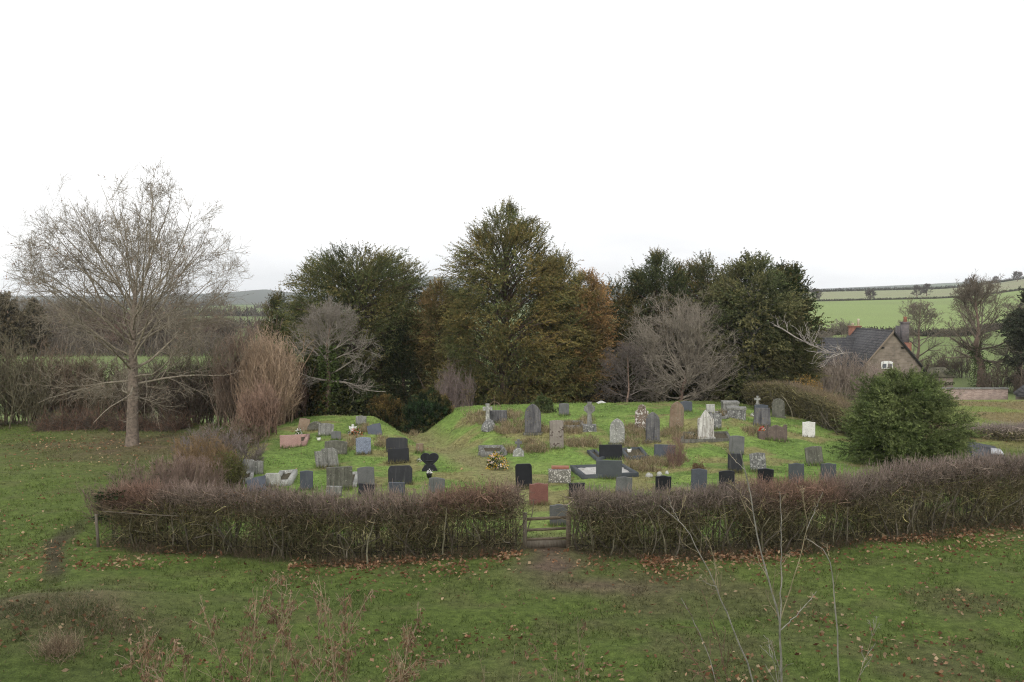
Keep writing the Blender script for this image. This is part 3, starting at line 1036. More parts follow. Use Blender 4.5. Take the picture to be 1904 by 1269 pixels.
def top_fn(shape):
    if shape == 'flat':
        return lambda t: 0.0 * t
    if shape == 'seg':
        return lambda t: -0.14 * t * t
    if shape == 'ogee':
        return lambda t: -0.12 * sst(0.0, 0.75, np.abs(t)) + 0.02 * sst(0.75, 1, np.abs(t))
    if shape == 'peak':
        return lambda t: -0.14 * np.abs(t)
    if shape == 'gothic':
        return lambda t: np.sqrt(np.clip(1.45 ** 2 - (np.abs(t) + 0.45) ** 2, 0, None)) - math.sqrt(1.45 ** 2 - 0.45 ** 2)
    if shape == 'round':
        return lambda t: -(1 - np.sqrt(np.clip(1 - t * t, 0, 1)))
    if shape == 'roundcorner':
        return lambda t: -0.30 * (np.clip((np.abs(t) - 0.72) / 0.28, 0, 1)) ** 2.2
    if shape == 'chamfer':
        return lambda t: -0.16 * np.clip((np.abs(t) - 0.78) / 0.22, 0, 1)
    if shape == 'shgothic':
        return lambda t: np.where(np.abs(t) < 0.68, -1.1 * (np.abs(t) / 0.68) ** 1.25 * 0.9, -1.0 - 0.18 * ((np.abs(t) - 0.8) / 0.2) ** 2)
    if shape == 'trefoil':
        return lambda t: np.where(np.abs(t) < 0.62, -(1 - np.sqrt(np.clip(1 - (t / 0.64) ** 2, 0, 1))) * 0.75, -0.85 - 0.5 * np.clip(np.abs(t) - 0.62, 0, 1))
    if shape == 'scallop':
        return lambda t: np.where(np.abs(t) < 0.62, -0.02 - 0.20 * sst(0, 0.62, np.abs(t)), np.where(np.abs(t) > 0.72, 0.0, -0.22 + 0.22 * sst(0.62, 0.72, np.abs(t))))
    if shape == 'step':
        return lambda t: np.where(t < -0.35, -0.14, -0.03 * t * t) - 0.22 * sst(0.62, 1.0, t)
    if shape == 'broken':
        return lambda t: np.where(t < 0.18, -0.02 * (t + 0.4) ** 2, -0.09 - 0.05 * np.abs(t - 0.6)) - 0.02 * np.sin(t * 23)
    if shape == 'rough':
        return lambda t: -0.10 * t * t - 0.06 * np.abs(np.sin(t * 9 + 1))
    raise ValueError(shape)


def slab_mesh(name, outline, th, bev=0.012):
    """upright slab: outline in x-z (ccw seen from -y), thickness th along y"""
    bm = bmesh.new()
    f = [bm.verts.new((x, -th / 2, z)) for x, z in outline]
    k = [bm.verts.new((x, th / 2, z)) for x, z in outline]
    bm.faces.new(f)
    bm.faces.new(list(reversed(k)))
    nn = len(f)
    for i in range(nn):
        bm.faces.new((f[i], k[i], k[(i + 1) % nn], f[(i + 1) % nn]))
    bmesh.ops.recalc_face_normals(bm, faces=bm.faces[:])
    if bev:
        bmesh.ops.bevel(bm, geom=[e for e in bm.edges if abs(e.verts[0].co.y - e.verts[1].co.y) < 1e-6], offset=bev, segments=1, affect='EDGES', clamp_overlap=True)
    me = bpy.data.meshes.new(name)
    bm.to_mesh(me)
    bm.free()
    return me


def obj(name, me, mat, parent=None, loc=(0, 0, 0), rot=(0, 0, 0)):
    me.materials.append(mat)
    o = bpy.data.objects.new(name, me)
    COL.objects.link(o)
    o.parent = parent
    o.location = tuple(float(x) for x in loc)
    o.rotation_euler = rot
    return o


def outline_of(shape, w, h, sink=0.12, trap=0.0):
    t = np.linspace(-1, 1, 41 if shape not in ('flat',) else 2)
    zt = h + top_fn(shape)(t) * w / 2
    pts = [(-w / 2 * (1 + trap), -sink), (w / 2 * (1 + trap), -sink)]
    for ti, zi in zip(t[::-1], zt[::-1]):
        pts.append((ti * w / 2, max(zi, 0.05)))
    return pts


# x0, x1, top, base in photograph pixels; outline; stone; tilt, lean, turn (degrees); thickness; plinth; label
HS = [
    (521, 560, 809, 832, 'flat', 'pink', 0, -2, 14, .13, 0, 'low pink granite headstone in front of its own kerb, by the orange hedge'),
    (571, 604, 784, 801, 'round', 'oldgrey', 2, 3, 8, .16, 0, 'dark grey round-shouldered tomb back, furthest left at the graveyard edge'),
    (591, 619, 787, 811, 'seg', 'grey', 7, -6, 20, .12, 0, 'pale grey headstone leaning right against the dark rounded tomb back'),
    (616, 634, 802, 819, 'seg', 'midgrey', 0, 0, 8, .10, 0, 'very small plain grey headstone in front of the white graveside statue'),
    (661, 681, 773, 791, 'ogee', 'grey', 2, 0, 5, .12, 0, 'weathered grey headstone alone on the far left skyline of the grass'),
    (662, 690, 813, 844, 'seg', 'speckblue', -2, -3, 5, .10, 0, 'blue speckled granite headstone beside tufts of dry grass'),
    (603, 645, 819, 846, 'seg', 'oldgrey', 2, 2, 10, .13, 0, 'mossy dark headstone half hidden behind a stepped grey one'),
    (588, 630, 834, 868, 'step', 'grey', -5, -5, 16, .14, 0, 'grey headstone with a stepped top and pale end, sunk and tilted'),
    (718, 758, 814, 839, 'chamfer', 'charcoal', 0, -4, 4, .11, 0, 'charcoal headstone with clipped corners, behind a black one of the same width'),
    (722, 761, 834, 860, 'flat', 'black', -2, -4, 5, .11, 0, 'square-topped black headstone directly in front of the clip-cornered one'),
    (774, 787, 825, 842, 'flat', 'brown', 1, 0, -8, .16, 0, 'stubby brown stone marker at the edge of the worn path'),
    (446, 489, 855, 884, 'broken', 'grey', 1, -3, 8, .13, 0, 'grey headstone with a notched top, furthest left by the green hedge'),
    (492, 522, 880, 905, 'roundcorner', 'pale', 0, 0, 6, .15, 0, 'pale thick headstone with rounded corners in front of a white kerb'),
    (558, 582, 875, 912, 'seg', 'slate', 0, 0, 3, .10, 0, 'slim blue-grey headstone with a gently curved top'),
    (608, 656, 868, 909, 'flat', 'oldgrey', 0, -1, 7, .14, 0, 'largest rain-streaked grey slab on the left, flat on top'),
    (666, 697, 868, 905, 'seg', 'midgrey', -3, -6, 6, .10, 0, 'grey headstone tilted left behind a small black one'),
    (607, 635, 904, 925, 'flat', 'grey', 0, 0, 2, .16, 0, 'low grey stone with a pale top, below the largest streaked slab'),
    (665, 695, 900, 924, 'flat', 'black', 5, -5, 4, .12, 0, 'small tilted black headstone almost hidden by the hedge top'),
    (722, 767, 866, 901, 'roundcorner', 'charcoal', 0, -4, 3, .13, 0, 'wide dark charcoal headstone with rounded corners near the heart'),
    (723, 753, 897, 922, 'flat', 'slate', 0, 0, 2, .12, 0, 'speckled grey-blue stone just showing over the hedge below the wide charcoal one'),
    (796, 826, 888, 920, 'seg', 'midgrey', 2, 0, 4, .11, 0, 'grey arched headstone rising over the hedge beside a small bowl'),
    # right of the path
    (911, 943, 763, 787, 'flat', 'streak', 0, 0, -2, .16, 0, 'square streaked grey headstone beside the cross on a boulder'),
    (975, 1007, 751, 809, 'gothic', 'streak', 0, 0, -4, .14, 1, 'tall pointed headstone with blue and brown stains, tallest on the grass'),
    (1022, 1048, 781, 834, 'rough', 'splitdark', 0, -2, -3, .12, 0, 'narrow flaking brown headstone with a dark scar down the middle'),
    (1039, 1058, 750, 773, 'seg', 'midgrey', 0, 0, 2, .10, 0, 'plain grey headstone standing furthest back in front of the yews'),
    (959, 990, 862, 908, 'roundcorner', 'black', 0, 0, -2, .10, 0, 'solid black headstone with rounded corners left of the gate gap'),
    (984, 1019, 898, 938, 'ogee', 'red', 0, 0, 10, .12, 0, 'red-brown headstone right behind the end of the left hedge'),
    (1022, 1056, 937, 978, 'ogee', 'midgrey', 0, 0, 6, .10, 0, 'nearest grey headstone, seen just above the wooden gate'),
    (1108, 1156, 856, 890, 'flat', 'darkgrey', 0, 0, -4, .12, 0, 'wide dark grey headstone at the end of a kerb filled with white gravel'),
    (1114, 1157, 827, 855, 'flat', 'black', -1, -2, -4, .10, 0, 'wide black headstone right behind the gravel-filled kerb grave'),
    (1216, 1255, 827, 852, 'flat', 'slate', 0, -2, 0, .11, 0, 'plain blue-grey rectangular headstone behind the red-twigged shrub'),
    (1133, 1162, 778, 828, 'gothic', 'lichgrey', 0, 0, -3, .12, 0, 'pale grey pointed headstone patched with white lichen'),
    (1180, 1205, 752, 801, 'trefoil', 'lichen', 1, 0, -5, .14, 0, 'brown headstone blotched white with lichen, round lobed top'),
    (1200, 1227, 766, 823, 'gothic', 'streak', 0, 0, -4, .13, 1, 'dark pointed headstone with a yellow stain down its middle'),
    (1244, 1270, 746, 798, 'gothic', 'brown', 0, 0, -3, .14, 0, 'tall sandy brown pointed headstone on the open grass'),
    (1265, 1287, 746, 766, 'seg', 'slate', 0, 0, 5, .11, 0, 'small slate headstone behind the sandy brown pointed one'),
    (1297, 1328, 762, 818, 'shgothic', 'marble', 0, 0, -4, .16, 1, 'white marble headstone with dark-stained shoulders on a kerbed grave'),
    (1313, 1329, 752, 771, 'flat', 'pale', 0, 0, 0, .14, 0, 'small square pale stone peeping over the white marble shoulders'),
    (1326, 1341, 768, 799, 'seg', 'mottle', 0, 0, -2, .10, 0, 'narrow speckled grey headstone tucked behind the white marble one'),
    (1402, 1428, 752, 775, 'peak', 'slate', 0, 0, -2, .12, 0, 'dark blue headstone with a low peak, behind the wide-footed streaked one'),
    (1403, 1430, 759, 792, 'flat', 'streak', 1, 0, -3, .16, 0, 'black-streaked stone wider at its foot than at its top'),
    (1435, 1459, 741, 778, 'round', 'oldgrey', 0, 0, -6, .13, 1, 'dark round-topped headstone at the foot of the far right hedge'),
    (1423, 1463, 790, 818, 'scallop', 'dkbrown', 0, 0, -6, .14, 0, 'low wide brown headstone with raised corners beside a red posy'),
    (1492, 1515, 784, 815, 'ogee', 'white', 0, 0, -5, .10, 0, 'clean white headstone alone on the grass, furthest right'),
    (1355, 1383, 810, 846, 'seg', 'midgrey', 0, 0, -4, .10, 0, 'mid-grey headstone standing directly above a near-black one'),
    (1353, 1380, 843, 878, 'flat', 'charcoal', 0, 0, -4, .10, 0, 'near-black square headstone directly below a mid-grey one'),
    (1396, 1425, 842, 877, 'seg', 'mottle', -5, -3, -8, .10, 0, 'grey headstone mottled white and black, tilted to the left'),
    (1500, 1531, 830, 864, 'seg', 'oldgrey', -8, -2, -8, .12, 0, 'brown-striped headstone leaning left, alone near the big green bush'),
    (1408, 1437, 870, 906, 'peak', 'black', 0, 0, -3, .10, 0, 'black headstone with a peaked top below the mottled tilted one'),
    (1467, 1495, 861, 902, 'ogee', 'darkgrey', 0, 0, -4, .10, 0, 'grey headstone over the reddish hedge, right of the black peaked one'),
    (1526, 1554, 861, 898, 'ogee', 'darkgrey', 0, 0, -5, .11, 0, 'dark headstone barely showing, furthest right of the hedge-side row'),
    (1338, 1367, 875, 912, 'seg', 'black', -4, -4, -4, .11, 0, 'black headstone tilted back, below the near-black square one'),
    (1284, 1313, 871, 918, 'peak', 'slate', 0, 0, -2, .10, 0, 'dark slate headstone under a dead brown bush'),
    (1218, 1247, 884, 920, 'ogee', 'black', 0, 0, -2, .10, 0, 'black headstone with a pale curved rim, by the broken white kerb'),
    (1144, 1174, 886, 922, 'ogee', 'midgrey', 2, 0, -3, .10, 0, 'low grey headstone in front of the gravel-filled kerb grave'),
    (1058, 1088, 898, 926, 'flat', 'black', 0, 0, 0, .11, 0, 'black headstone with a bright flat top, right of the gate gap'),
]
foot = []
for (x0, x1, top, bs_, shp, mat, tilt, lean, turn, th, plinth, lab) in HS:
    cx = (x0 + x1) / 2
    g = G(cx, bs_)
    ppm = F / g[1]
    wd = (x1 - x0) / ppm
    hh = (bs_ - top) / ppm * 1.0
    trap = 0.22 if 'wider at its foot' in lab else 0.0
    foot.append((g[0], g[1], wd, math.radians(turn), th))
    rot = (math.radians(lean + rng.normal(0, 1.2)), math.radians(tilt + rng.normal(0, 1.0)), math.radians(turn + rng.normal(0, 4)))
    if plinth or mat in ('lichgrey',):
        o = thing('headstone', lab, 'headstone', g, HG)
        o.rotation_euler = rot
        pl = 0.10
        ol = outline_of(shp, wd * 0.96, hh - pl, 0.0)
        obj('slab', slab_mesh('slab', ol, th), ST[mat], o, (0, 0, pl))
        obj('plinth', slab_mesh('plinth', [(-wd * .56, -.12), (wd * .56, -.12), (wd * .56, pl), (-wd * .56, pl)], th * 1.9, .015), ST['oldgrey' if mat != 'marble' else 'pale'], o)
    else:
        o = obj('headstone', slab_mesh('headstone', outline_of(shp, wd, hh, trap=trap), th), ST[mat], None, g, rot)
        tag(o, lab, 'headstone', HG)


# longer, darker grass added round each stone to give a contact shadow
fo_ = np.array(foot)
k_ = np.repeat(np.arange(len(fo_)), 150)
q_ = rng.uniform(-.58, .58, len(k_)) * fo_[k_, 2]
e_ = np.where(rng.uniform(0, 1, len(k_)) < .7, -1, 1) * (fo_[k_, 4] * .5 + np.abs(rng.normal(.02, .05, len(k_))))
fx_ = fo_[k_, 0] + q_ * np.cos(fo_[k_, 3]) - e_ * np.sin(fo_[k_, 3])
fy_ = fo_[k_, 1] + q_ * np.sin(fo_[k_, 3]) + e_ * np.cos(fo_[k_, 3])
mb = MB()
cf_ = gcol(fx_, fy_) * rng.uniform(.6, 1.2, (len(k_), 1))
dr_ = rng.uniform(0, 1, len(k_)) < .15
cf_[dr_] = np.array([.3, .24, .14]) * rng.uniform(.6, 1.2, (dr_.sum(), 1))
mb.blades(np.stack([fx_, fy_, H(fx_, fy_) - .02], 1), np.stack([rng.normal(0, .35, len(k_)), rng.normal(-.1, .35, len(k_)), np.ones(len(k_))], 1), rng.uniform(.08, .24, len(k_)), .022, cf_)
o = mb.build('long_grass', M_GRASS)
kind(o, 'stuff'); o['label'] = 'longer darker grass added round the feet of the headstones as contact shadow'


# black heart headstone on its base
g = G(799, 876); ppm = F / g[1]
o = thing('headstone', 'black heart-shaped headstone on a flared base beside the path', 'headstone', g, HG)
wd = 34 / ppm; hh = 33 / ppm
pts = []
tt_ = np.linspace(0, 2 * PI, 40, endpoint=False)
hx = 16 * np.sin(tt_) ** 3; hz = 13 * np.cos(tt_) - 5 * np.cos(2 * tt_) - 2 * np.cos(3 * tt_) - np.cos(4 * tt_)
hz = hz + (1 - sst(2, 9, np.abs(hx))) * (hz > 0) * (hz.max() - hz) * .5
hx = -hx / 32 * wd; hz = (hz - hz.min()) / (hz.max() - hz.min()) * hh * 0.86 + hh * 0.16
heart = slab_mesh('heart_slab', list(zip(hx, hz)), .12, .015)
obj('heart_slab', heart, ST['black'], o)
obj('base', slab_mesh('base', [(-wd * .46, -.08), (wd * .46, -.08), (wd * .40, hh * .08), (wd * .25, hh * .36), (-wd * .25, hh * .36), (-wd * .40, hh * .14)], .2, .015), ST['black'], o)
mbx = MB()
bx, bz = 0, hh * 0.62
mbx.box((bx, -.075, bz - .02), (wd * .42, .03, .04))
me = mbx.mesh('ledge'); obj('ledge', me, ST['charcoal'], o)


def cross_outline(w, h, t, arm):
    a = t / 2
    return [(-a * 1.25, 0), (a * 1.25, 0), (a, arm - a), (w / 2, arm - a * 1.15), (w / 2, arm + a * 1.15), (a, arm + a), (a * 1.15, h), (-a * 1.15, h), (-a, arm + a), (-w / 2, arm + a * 1.15), (-w / 2, arm - a * 1.15), (-a, arm - a)]


def lump_mesh(name, rx, ry, h, seed, rough=0.16):
    """rounded rough boulder with a flat foot"""
    bm = bmesh.new()
    bmesh.ops.create_icosphere(bm, subdivisions=3, radius=1)
    for v in bm.verts:
        q = np.array([v.co])
        k = 1 + rough * 2 * (vnoise3(q, 0.5, seed)[0] - 0.5)
        v.co = Vector((v.co.x * rx * k, v.co.y * ry * k, max(v.co.z, -0.15) * h * k))
    me = bpy.data.meshes.new(name); bm.to_mesh(me); bm.free()
    return me


# cross on a boulder
g = G(909, 799); ppm = F / g[1]
o = thing('cross_headstone', 'stone cross standing on a rounded lichened boulder', 'headstone', g, HG)
bh = 19 / ppm
obj('boulder', lump_mesh('boulder', 14 / ppm, .3, bh, 3), ST['mottle'], o)
ch = 31 / ppm
obj('cross', slab_mesh('cross', cross_outline(18 / ppm, ch, 6.5 / ppm, ch * .70), .13, .012), ST['lichgrey'], o, (-2 / ppm, 0.05, bh * .9), (0, math.radians(-1), math.radians(-5)))

# celtic cross
g = G(1096, 802); ppm = F / g[1]
o = thing('cross_headstone', 'ringed stone cross on a square lichened plinth', 'headstone', g, HG)
bh = 12.5 / ppm
obj('plinth', slab_mesh('plinth', [(-13 / ppm, -.1), (13.5 / ppm, -.1), (12.5 / ppm, bh), (-12 / ppm, bh)], .45, .02), ST['mottle'], o, (0, 0, 0), (0, 0, -.06))
ch = 42 / ppm
obj('cross', slab_mesh('cross', cross_outline(21 / ppm, ch, 7.2 / ppm, ch * .70), .15, .012), ST['grey'], o, (0, 0.0, bh), (0, 0, -.06))
bm = bmesh.new()
R0 = 7.6 / ppm
for i in range(28):
    a0 = 2 * PI * i / 28
    for rr_, yy in ((R0 - .035, -.06), (R0 + .035, -.06), (R0 + .035, .06), (R0 - .035, .06)):
        bm.verts.new((math.cos(a0) * rr_, yy, math.sin(a0) * rr_))
bm.verts.ensure_lookup_table()
for i in range(28):
    for k in range(4):
        a0 = i * 4; a1 = ((i + 1) % 28) * 4
        bm.faces.new((bm.verts[a0 + k], bm.verts[a0 + (k + 1) % 4], bm.verts[a1 + (k + 1) % 4], bm.verts[a1 + k]))
bmesh.ops.recalc_face_normals(bm, faces=bm.faces[:])
me = bpy.data.meshes.new('ring'); bm.to_mesh(me); bm.free()
obj('ring', me, ST['grey'], o, (0, 0, bh + ch * .70), (0, 0, -.06))

# small cross with white lichened foot
g = G(964, 848); ppm = F / g[1]
o = thing('cross_headstone', 'small grey cross on a white lichened stepped foot', 'headstone', g, HG)
bh = 15 / ppm
obj('foot', slab_mesh('foot', [(-11.5 / ppm, -.1), (11.5 / ppm, -.1), (10 / ppm, bh * .5), (3 / ppm, bh), (-3 / ppm, bh), (-10 / ppm, bh * .5)], .4, .02), ST['lichgrey'], o)
ch = 16 / ppm
obj('cross', slab_mesh('cross', cross_outline(13 / ppm, ch, 4.5 / ppm, ch * .62), .09, .008), ST['midgrey'], o, (0, 0, bh))

# tiny cross behind the peaked slate stone
g = G(1411, 764); ppm = F / g[1]
o = thing('cross_headstone', 'small pale cross rising behind the dark peaked headstone', 'headstone', g + np.array([0, .35, 0]), HG)
ch = 15 / ppm
obj('shaft', slab_mesh('shaft', [(-.14, -.15), (.14, -.15), (.1, 12 / ppm), (-.1, 12 / ppm)], .2, .01), ST['grey'], o)
obj('cross', slab_mesh('cross', cross_outline(11 / ppm, ch, 3.6 / ppm, ch * .6), .1, .008), ST['lichgrey'], o, (0, 0, 11.5 / ppm))

# chest tombs
for (x0, x1, top, bs_, mat, lab, dep, yw) in [(1345, 1376, 746, 772, 'grey', 'pale chest tomb behind another one, furthest back beside the leafless tree', .8, -4),
                                              (1354, 1390, 757, 779, 'mottle', 'low grey chest tomb in front of a paler one', .7, -10)]:
    g = G((x0 + x1) / 2, bs_); ppm = F / g[1]
    wd = (x1 - x0) / ppm; hh = (bs_ - top) / ppm * .92
    o = thing('chest_tomb', lab, 'tomb', g + np.array([0, dep / 2, 0]), 'chest tombs at the back of the graveyard')
    o.rotation_euler = (0, 0, math.radians(yw))
    obj('chest', slab_mesh('chest', [(-wd / 2 * .94, -.15), (wd / 2 * .94, -.15), (wd / 2 * .94, hh - .1), (-wd / 2 * .94, hh - .1)], dep * .92, .015), ST[mat], o)
    obj('ledger', slab_mesh('ledger', [(-wd / 2, 0), (wd / 2, 0), (wd / 2, .11), (-wd / 2, .11)], dep, .02), ST['grey'], o, (0, 0, hh - .1))


# kerb sets
def kerb(name, lab, corners, hgt, wid, mat, fill=None, fillmat=None, rails=(0, 1, 2, 3), cat='grave kerb', group='kerbed graves'):
    P = [G(*c) for c in corners]
    cen = sum(P) / 4
    o = thing(name, lab, cat, cen, group)
    zf = max(p[2] for p in P) * 0.5 + min(p[2] for p in P) * 0.5
    for i in rails:
        a = P[i]; b2 = P[(i + 1) % 4]
        mbk = MB()
        d = nrm((b2 - a) * np.array([1, 1, 0])); s_ = np.array([-d[1], d[0], 0]) * wid / 2
        off = d * (wid / 2 - 0.003) * (1 if i % 2 == 0 else -1.0)
        a2 = a - off; c2 = b2 + off
        e = 0.0025 * i
        V = [a2 - s_, c2 - s_, c2 + s_, a2 + s_]
        lo = [v - np.array([0, 0, .1]) for v in V]; hi = [v + np.array([0, 0, hgt + e]) for v in V]
        mbk.hexa(np.array(lo + hi))
        mbk.build('kerb_rail', ST[mat], o)
    if fillmat is not None:
        nq = 14
        uu, vv_ = np.meshgrid(np.linspace(.03, .97, nq), np.linspace(.03, .97, nq))
        Q = (P[0] * ((1 - uu) * (1 - vv_))[..., None] + P[1] * (uu * (1 - vv_))[..., None] + P[2] * (uu * vv_)[..., None] + P[3] * ((1 - uu) * vv_)[..., None])
        Q[..., 2] += hgt * 0.5 + rng.normal(0, .012, Q.shape[:2])
        ii_ = (np.arange(nq - 1)[:, None] * nq + np.arange(nq - 1)).ravel()
        mbf = MB(); mbf.add(Q.reshape(-1, 3), np.stack([ii_, ii_ + 1, ii_ + nq + 1, ii_ + nq], 1))
        mbf.build(fill, fillmat, o, smooth=True)
    return o


kerb('grave_kerb', 'dark polished kerb round a bed of white gravel', [(1086, 892), (1183, 887), (1156, 871), (1064, 874)], .16, .13, 'darkgrey', 'gravel', M_GRAVEL)
kerb('grave_kerb', 'dark slate kerb with a white vase, right of the wide black headstone', [(1168, 856), (1203, 853), (1190, 838), (1155, 840)], .14, .12, 'darkgrey', 'soil', M_SOIL)
kerb('grave_kerb', 'narrow dark kerb running back on the left of the wide black headstone', [(1110, 858), (1122, 856), (1106, 843), (1094, 844)], .14, .1, 'darkgrey', 'soil', M_SOIL)
kerb('grave_kerb', 'old stone kerb overgrown with dry grass round the white marble headstone', [(1268, 823), (1358, 821), (1350, 808), (1272, 809)], .12, .12, 'oldgrey', 'soil', M_SOIL)
kerb('grave_kerb', 'pink granite kerb behind the low pink headstone', [(534, 831), (567, 829), (573, 816), (545, 818)], .2, .12, 'pink', 'soil', M_SOIL)
kerb('grave_kerb', 'white-edged kerb behind the pale thick headstone by the hedge', [(510, 905), (538, 903), (549, 884), (524, 886)], .2, .13, 'pale', 'soil', M_SOIL)
kerb('grave_kerb', 'grey kerb behind the largest streaked slab', [(630, 908), (660, 906), (665, 886), (640, 888)], .16, .12, 'pale', 'soil', M_SOIL)
kerb('grave_kerb', 'low ruined kerb with pointed stones, right of the path', [(897, 849), (940, 848), (932, 836), (893, 837)], .18, .12, 'grey', 'soil', M_SOIL)
kerb('grave_kerb', 'broken pale kerb with a collapsed end under the notched headstone', [(434, 899), (466, 897), (470, 884), (444, 886)], .16, .11, 'lichgrey', 'soil', M_SOIL)
kerb('grave_kerb', 'low stone edging of an overgrown plot, left of the ringed cross', [(1042, 797), (1082, 797), (1082, 788), (1042, 788)], .13, .12, 'mottle', 'soil', M_SOIL)
kerb('grave_kerb', 'pale kerb in the grass, left of the low grey chest tomb', [(1325, 781), (1352, 779), (1345, 769), (1320, 770)], .12, .12, 'grey', 'soil', M_SOIL)

# raised points at the ruined kerb's ends
for (cx, cy, lab) in [(895, 846, 'pointed end stone on the left of the ruined kerb'), (934, 848, 'pointed end stone on the right of the ruined kerb')]:
    g = G(cx, cy); ppm = F / g[1]
    o = obj('end_stone', slab_mesh('end_stone', [(-7 / ppm, -.1), (7 / ppm, -.1), (6 / ppm, 8 / ppm), (1 / ppm, 15 / ppm), (-5 / ppm, 9 / ppm)], .14, .012), ST['grey'], None, g, (.05, .1, .1))
    tag(o, lab, 'stone', 'pointed end stones of the ruined kerb')

# rough granite-chip wall with red coping and its neighbours
g = G(1041, 898); ppm = F / g[1]
o = thing('grave_wall', 'low rough stone grave surround with a red brick coping, left of the gravel kerb', 'grave surround', g)
wd = 42 / ppm; hh = 24 / ppm
obj('wall', slab_mesh('wall', [(-wd / 2, -.1), (wd / 2, -.1), (wd / 2, hh), (-wd / 2, hh * .97)], .35, .015), ST['chip'], o, (0, .18, 0), (0, 0, -.03))
obj('coping', slab_mesh('coping', [(-wd * .36, 0), (wd * .42, 0), (wd * .42, .08), (-wd * .36, .08)], .3, .015), M_TERRA, o, (0, .3, hh + .002), (0, 0, -.03))

# fallen slabs
for (x0, x1, top, bs_, mat, lab, rx_, ry_) in [(685, 711, 796, 809, 'slate', 'dark wedge-shaped slab lying tilted at the far grass edge', 48, -14),
                                               (460, 496, 896, 914, 'slate', 'blue-grey slab lying tilted behind the hedge, left', 52, -16),
                                               (553, 573, 790, 801, 'brown', 'brown flat ledger stone at the foot of the tall orange shrub', 35, 8)]:
    g = G((x0 + x1) / 2, bs_); ppm = F / g[1]
    wd = (x1 - x0) / ppm
    o = obj('fallen_slab', slab_mesh('fallen_slab', outline_of('ogee', wd, .62), .09), ST[mat], None, g, (math.radians(-rx_), math.radians(ry_), .1))
    tag(o, lab, 'stone slab', 'slabs lying on the grass')

g = G(1119, 775); ppm = F / 52.0
p = at(1119, 752, 53.0)
gz = float(H(p[0], 53.0))
o = thing('table_tomb', 'white peaked slab on a stone pedestal beside the leafless tree', 'tomb', (p[0], 53.0, gz))
hh = p[2] - gz
obj('pedestal', slab_mesh('pedestal', [(-.3, -.1), (.3, -.1), (.26, hh - .05), (-.26, hh - .05)], .6, .02), ST['oldgrey'], o)
obj('top_slab', slab_mesh('top_slab', [(-.42, 0), (.42, 0), (.42, .03), (.05, .2), (-.05, .2), (-.42, .05)], .7, .01), ST['white'], o, (0, 0, hh - .05))

# broken white kerb pieces
for (cx, cy, wpx, lab) in [(1207, 886, 14, 'white broken kerb block, left one below the dry shrub'), (1226, 884, 11, 'whitish kerb fragment between two others in dry grass'), (1240, 882, 7, 'smallest whitish kerb fragment, right one below the dry shrub')]:
    g = G(cx, cy); ppm = F / g[1]
    o = obj('kerb_block', lump_mesh('kerb_block', wpx / ppm / 2, .12, .13, int(cx)), ST['pale'], None, g, (0, 0, .1))
    tag(o, lab, 'stone block', 'broken white kerb pieces')
g = G(1416, 815); ppm = F / g[1]
o = obj('stone_block', slab_mesh('stone_block', [(-6.5 / ppm, -.1), (6.5 / ppm, -.1), (6.5 / ppm, 13 / ppm), (-6.5 / ppm, 13 / ppm)], .3, .02), ST['dkbrown'], None, g)
tag(o, 'small brown square stone block under the red posy', 'stone block')


# flowers and small grave goods
def posy(name, lab, base, r, h, cols, npet=160, nleaf=160, cat='flowers', group=None, pet=.05):
    o = thing(name, lab, cat, base, group)
    base = np.asarray(base, float)

    def cloud(nn, k):
        a = rng.uniform(0, 2 * PI, nn); e = np.arccos(rng.uniform(0, 1, nn))
        q = rng.uniform(k, 1, nn)
        return base + np.stack([np.cos(a) * np.sin(e) * r * q, np.sin(a) * np.sin(e) * r * q, np.cos(e) * h * q + .02], 1)
    mb = MB()
    P = cloud(nleaf, .2)
    mb.leaves(P, P - base + rng.normal(0, .1, P.shape), .09, .05, np.array([.04, .07, .02]) * rng.uniform(.6, 1.6, (nleaf, 1)))
    mb.build('foliage', M_LEAF, o)
    mb = MB()
    P = cloud(npet, .75)
    cols = np.asarray(cols)
    cid = (vnoise3(P, r * .5, 4) * 2.2 * len(cols)).astype(int) % len(cols)
    mb.leaves(P, rng.normal(0, 1, P.shape), pet, pet * .9, cols[cid] * rng.uniform(.8, 1.15, (npet, 1)))
    mb.build('blooms', M_LEAF, o)
    return o


FG = 'flowers left on graves'
posy('flower_heap', 'heap of yellow and pink wreaths on a grass mound beside the path', G(924, 872), .42, .62, [(.55, .36, .04), (.62, .42, .36), (.5, .28, .05), (.68, .58, .5)], 260, 300, group=FG, pet=.07)
posy('flower_posy', 'red and white posy on a small stone block beside the wide brown headstone', G(1417, 815) + np.array([0, 0, .3]), .14, .2, [(.45, .02, .015), (.5, .03, .02), (.7, .62, .55)], 130, 20, group=FG)
posy('flower_posy', 'orange and white flowers round the white graveside statue', G(661, 810), .3, .3, [(.6, .18, .03), (.7, .7, .65), (.2, .3, .08), (.55, .12, .08)], 160, 120, group=FG)
posy('flower_posy', 'white flowers at the foot of the orange shrub, left of the pink kerb', G(556, 810), .16, .3, [(.72, .72, .7), (.75, .75, .72)], 60, 50, group=FG)
posy('flower_posy', 'few white flowers on the grass just left of the black heart', G(779, 858), .1, .09, [(.75, .75, .72), (.7, .7, .68)], 40, 20, group=FG, pet=.04)
posy('flower_posy', 'white flowers by the foot of the white marble headstone', G(1292, 812), .15, .16, [(.72, .72, .68), (.6, .55, .45)], 60, 60, group=FG)
posy('flower_posy', 'white flowers in the grass below the streaked wide-footed stone', G(1400, 775), .14, .16, [(.75, .75, .72), (.7, .7, .66)], 60, 20, group=FG)

# statue on the left: small white kneeling figure of stone
g = G(656, 806); ppm = F / g[1]
o = thing('grave_statue', 'small white statue among flowers on the far left grave', 'statue', g)
hh = 17 / ppm


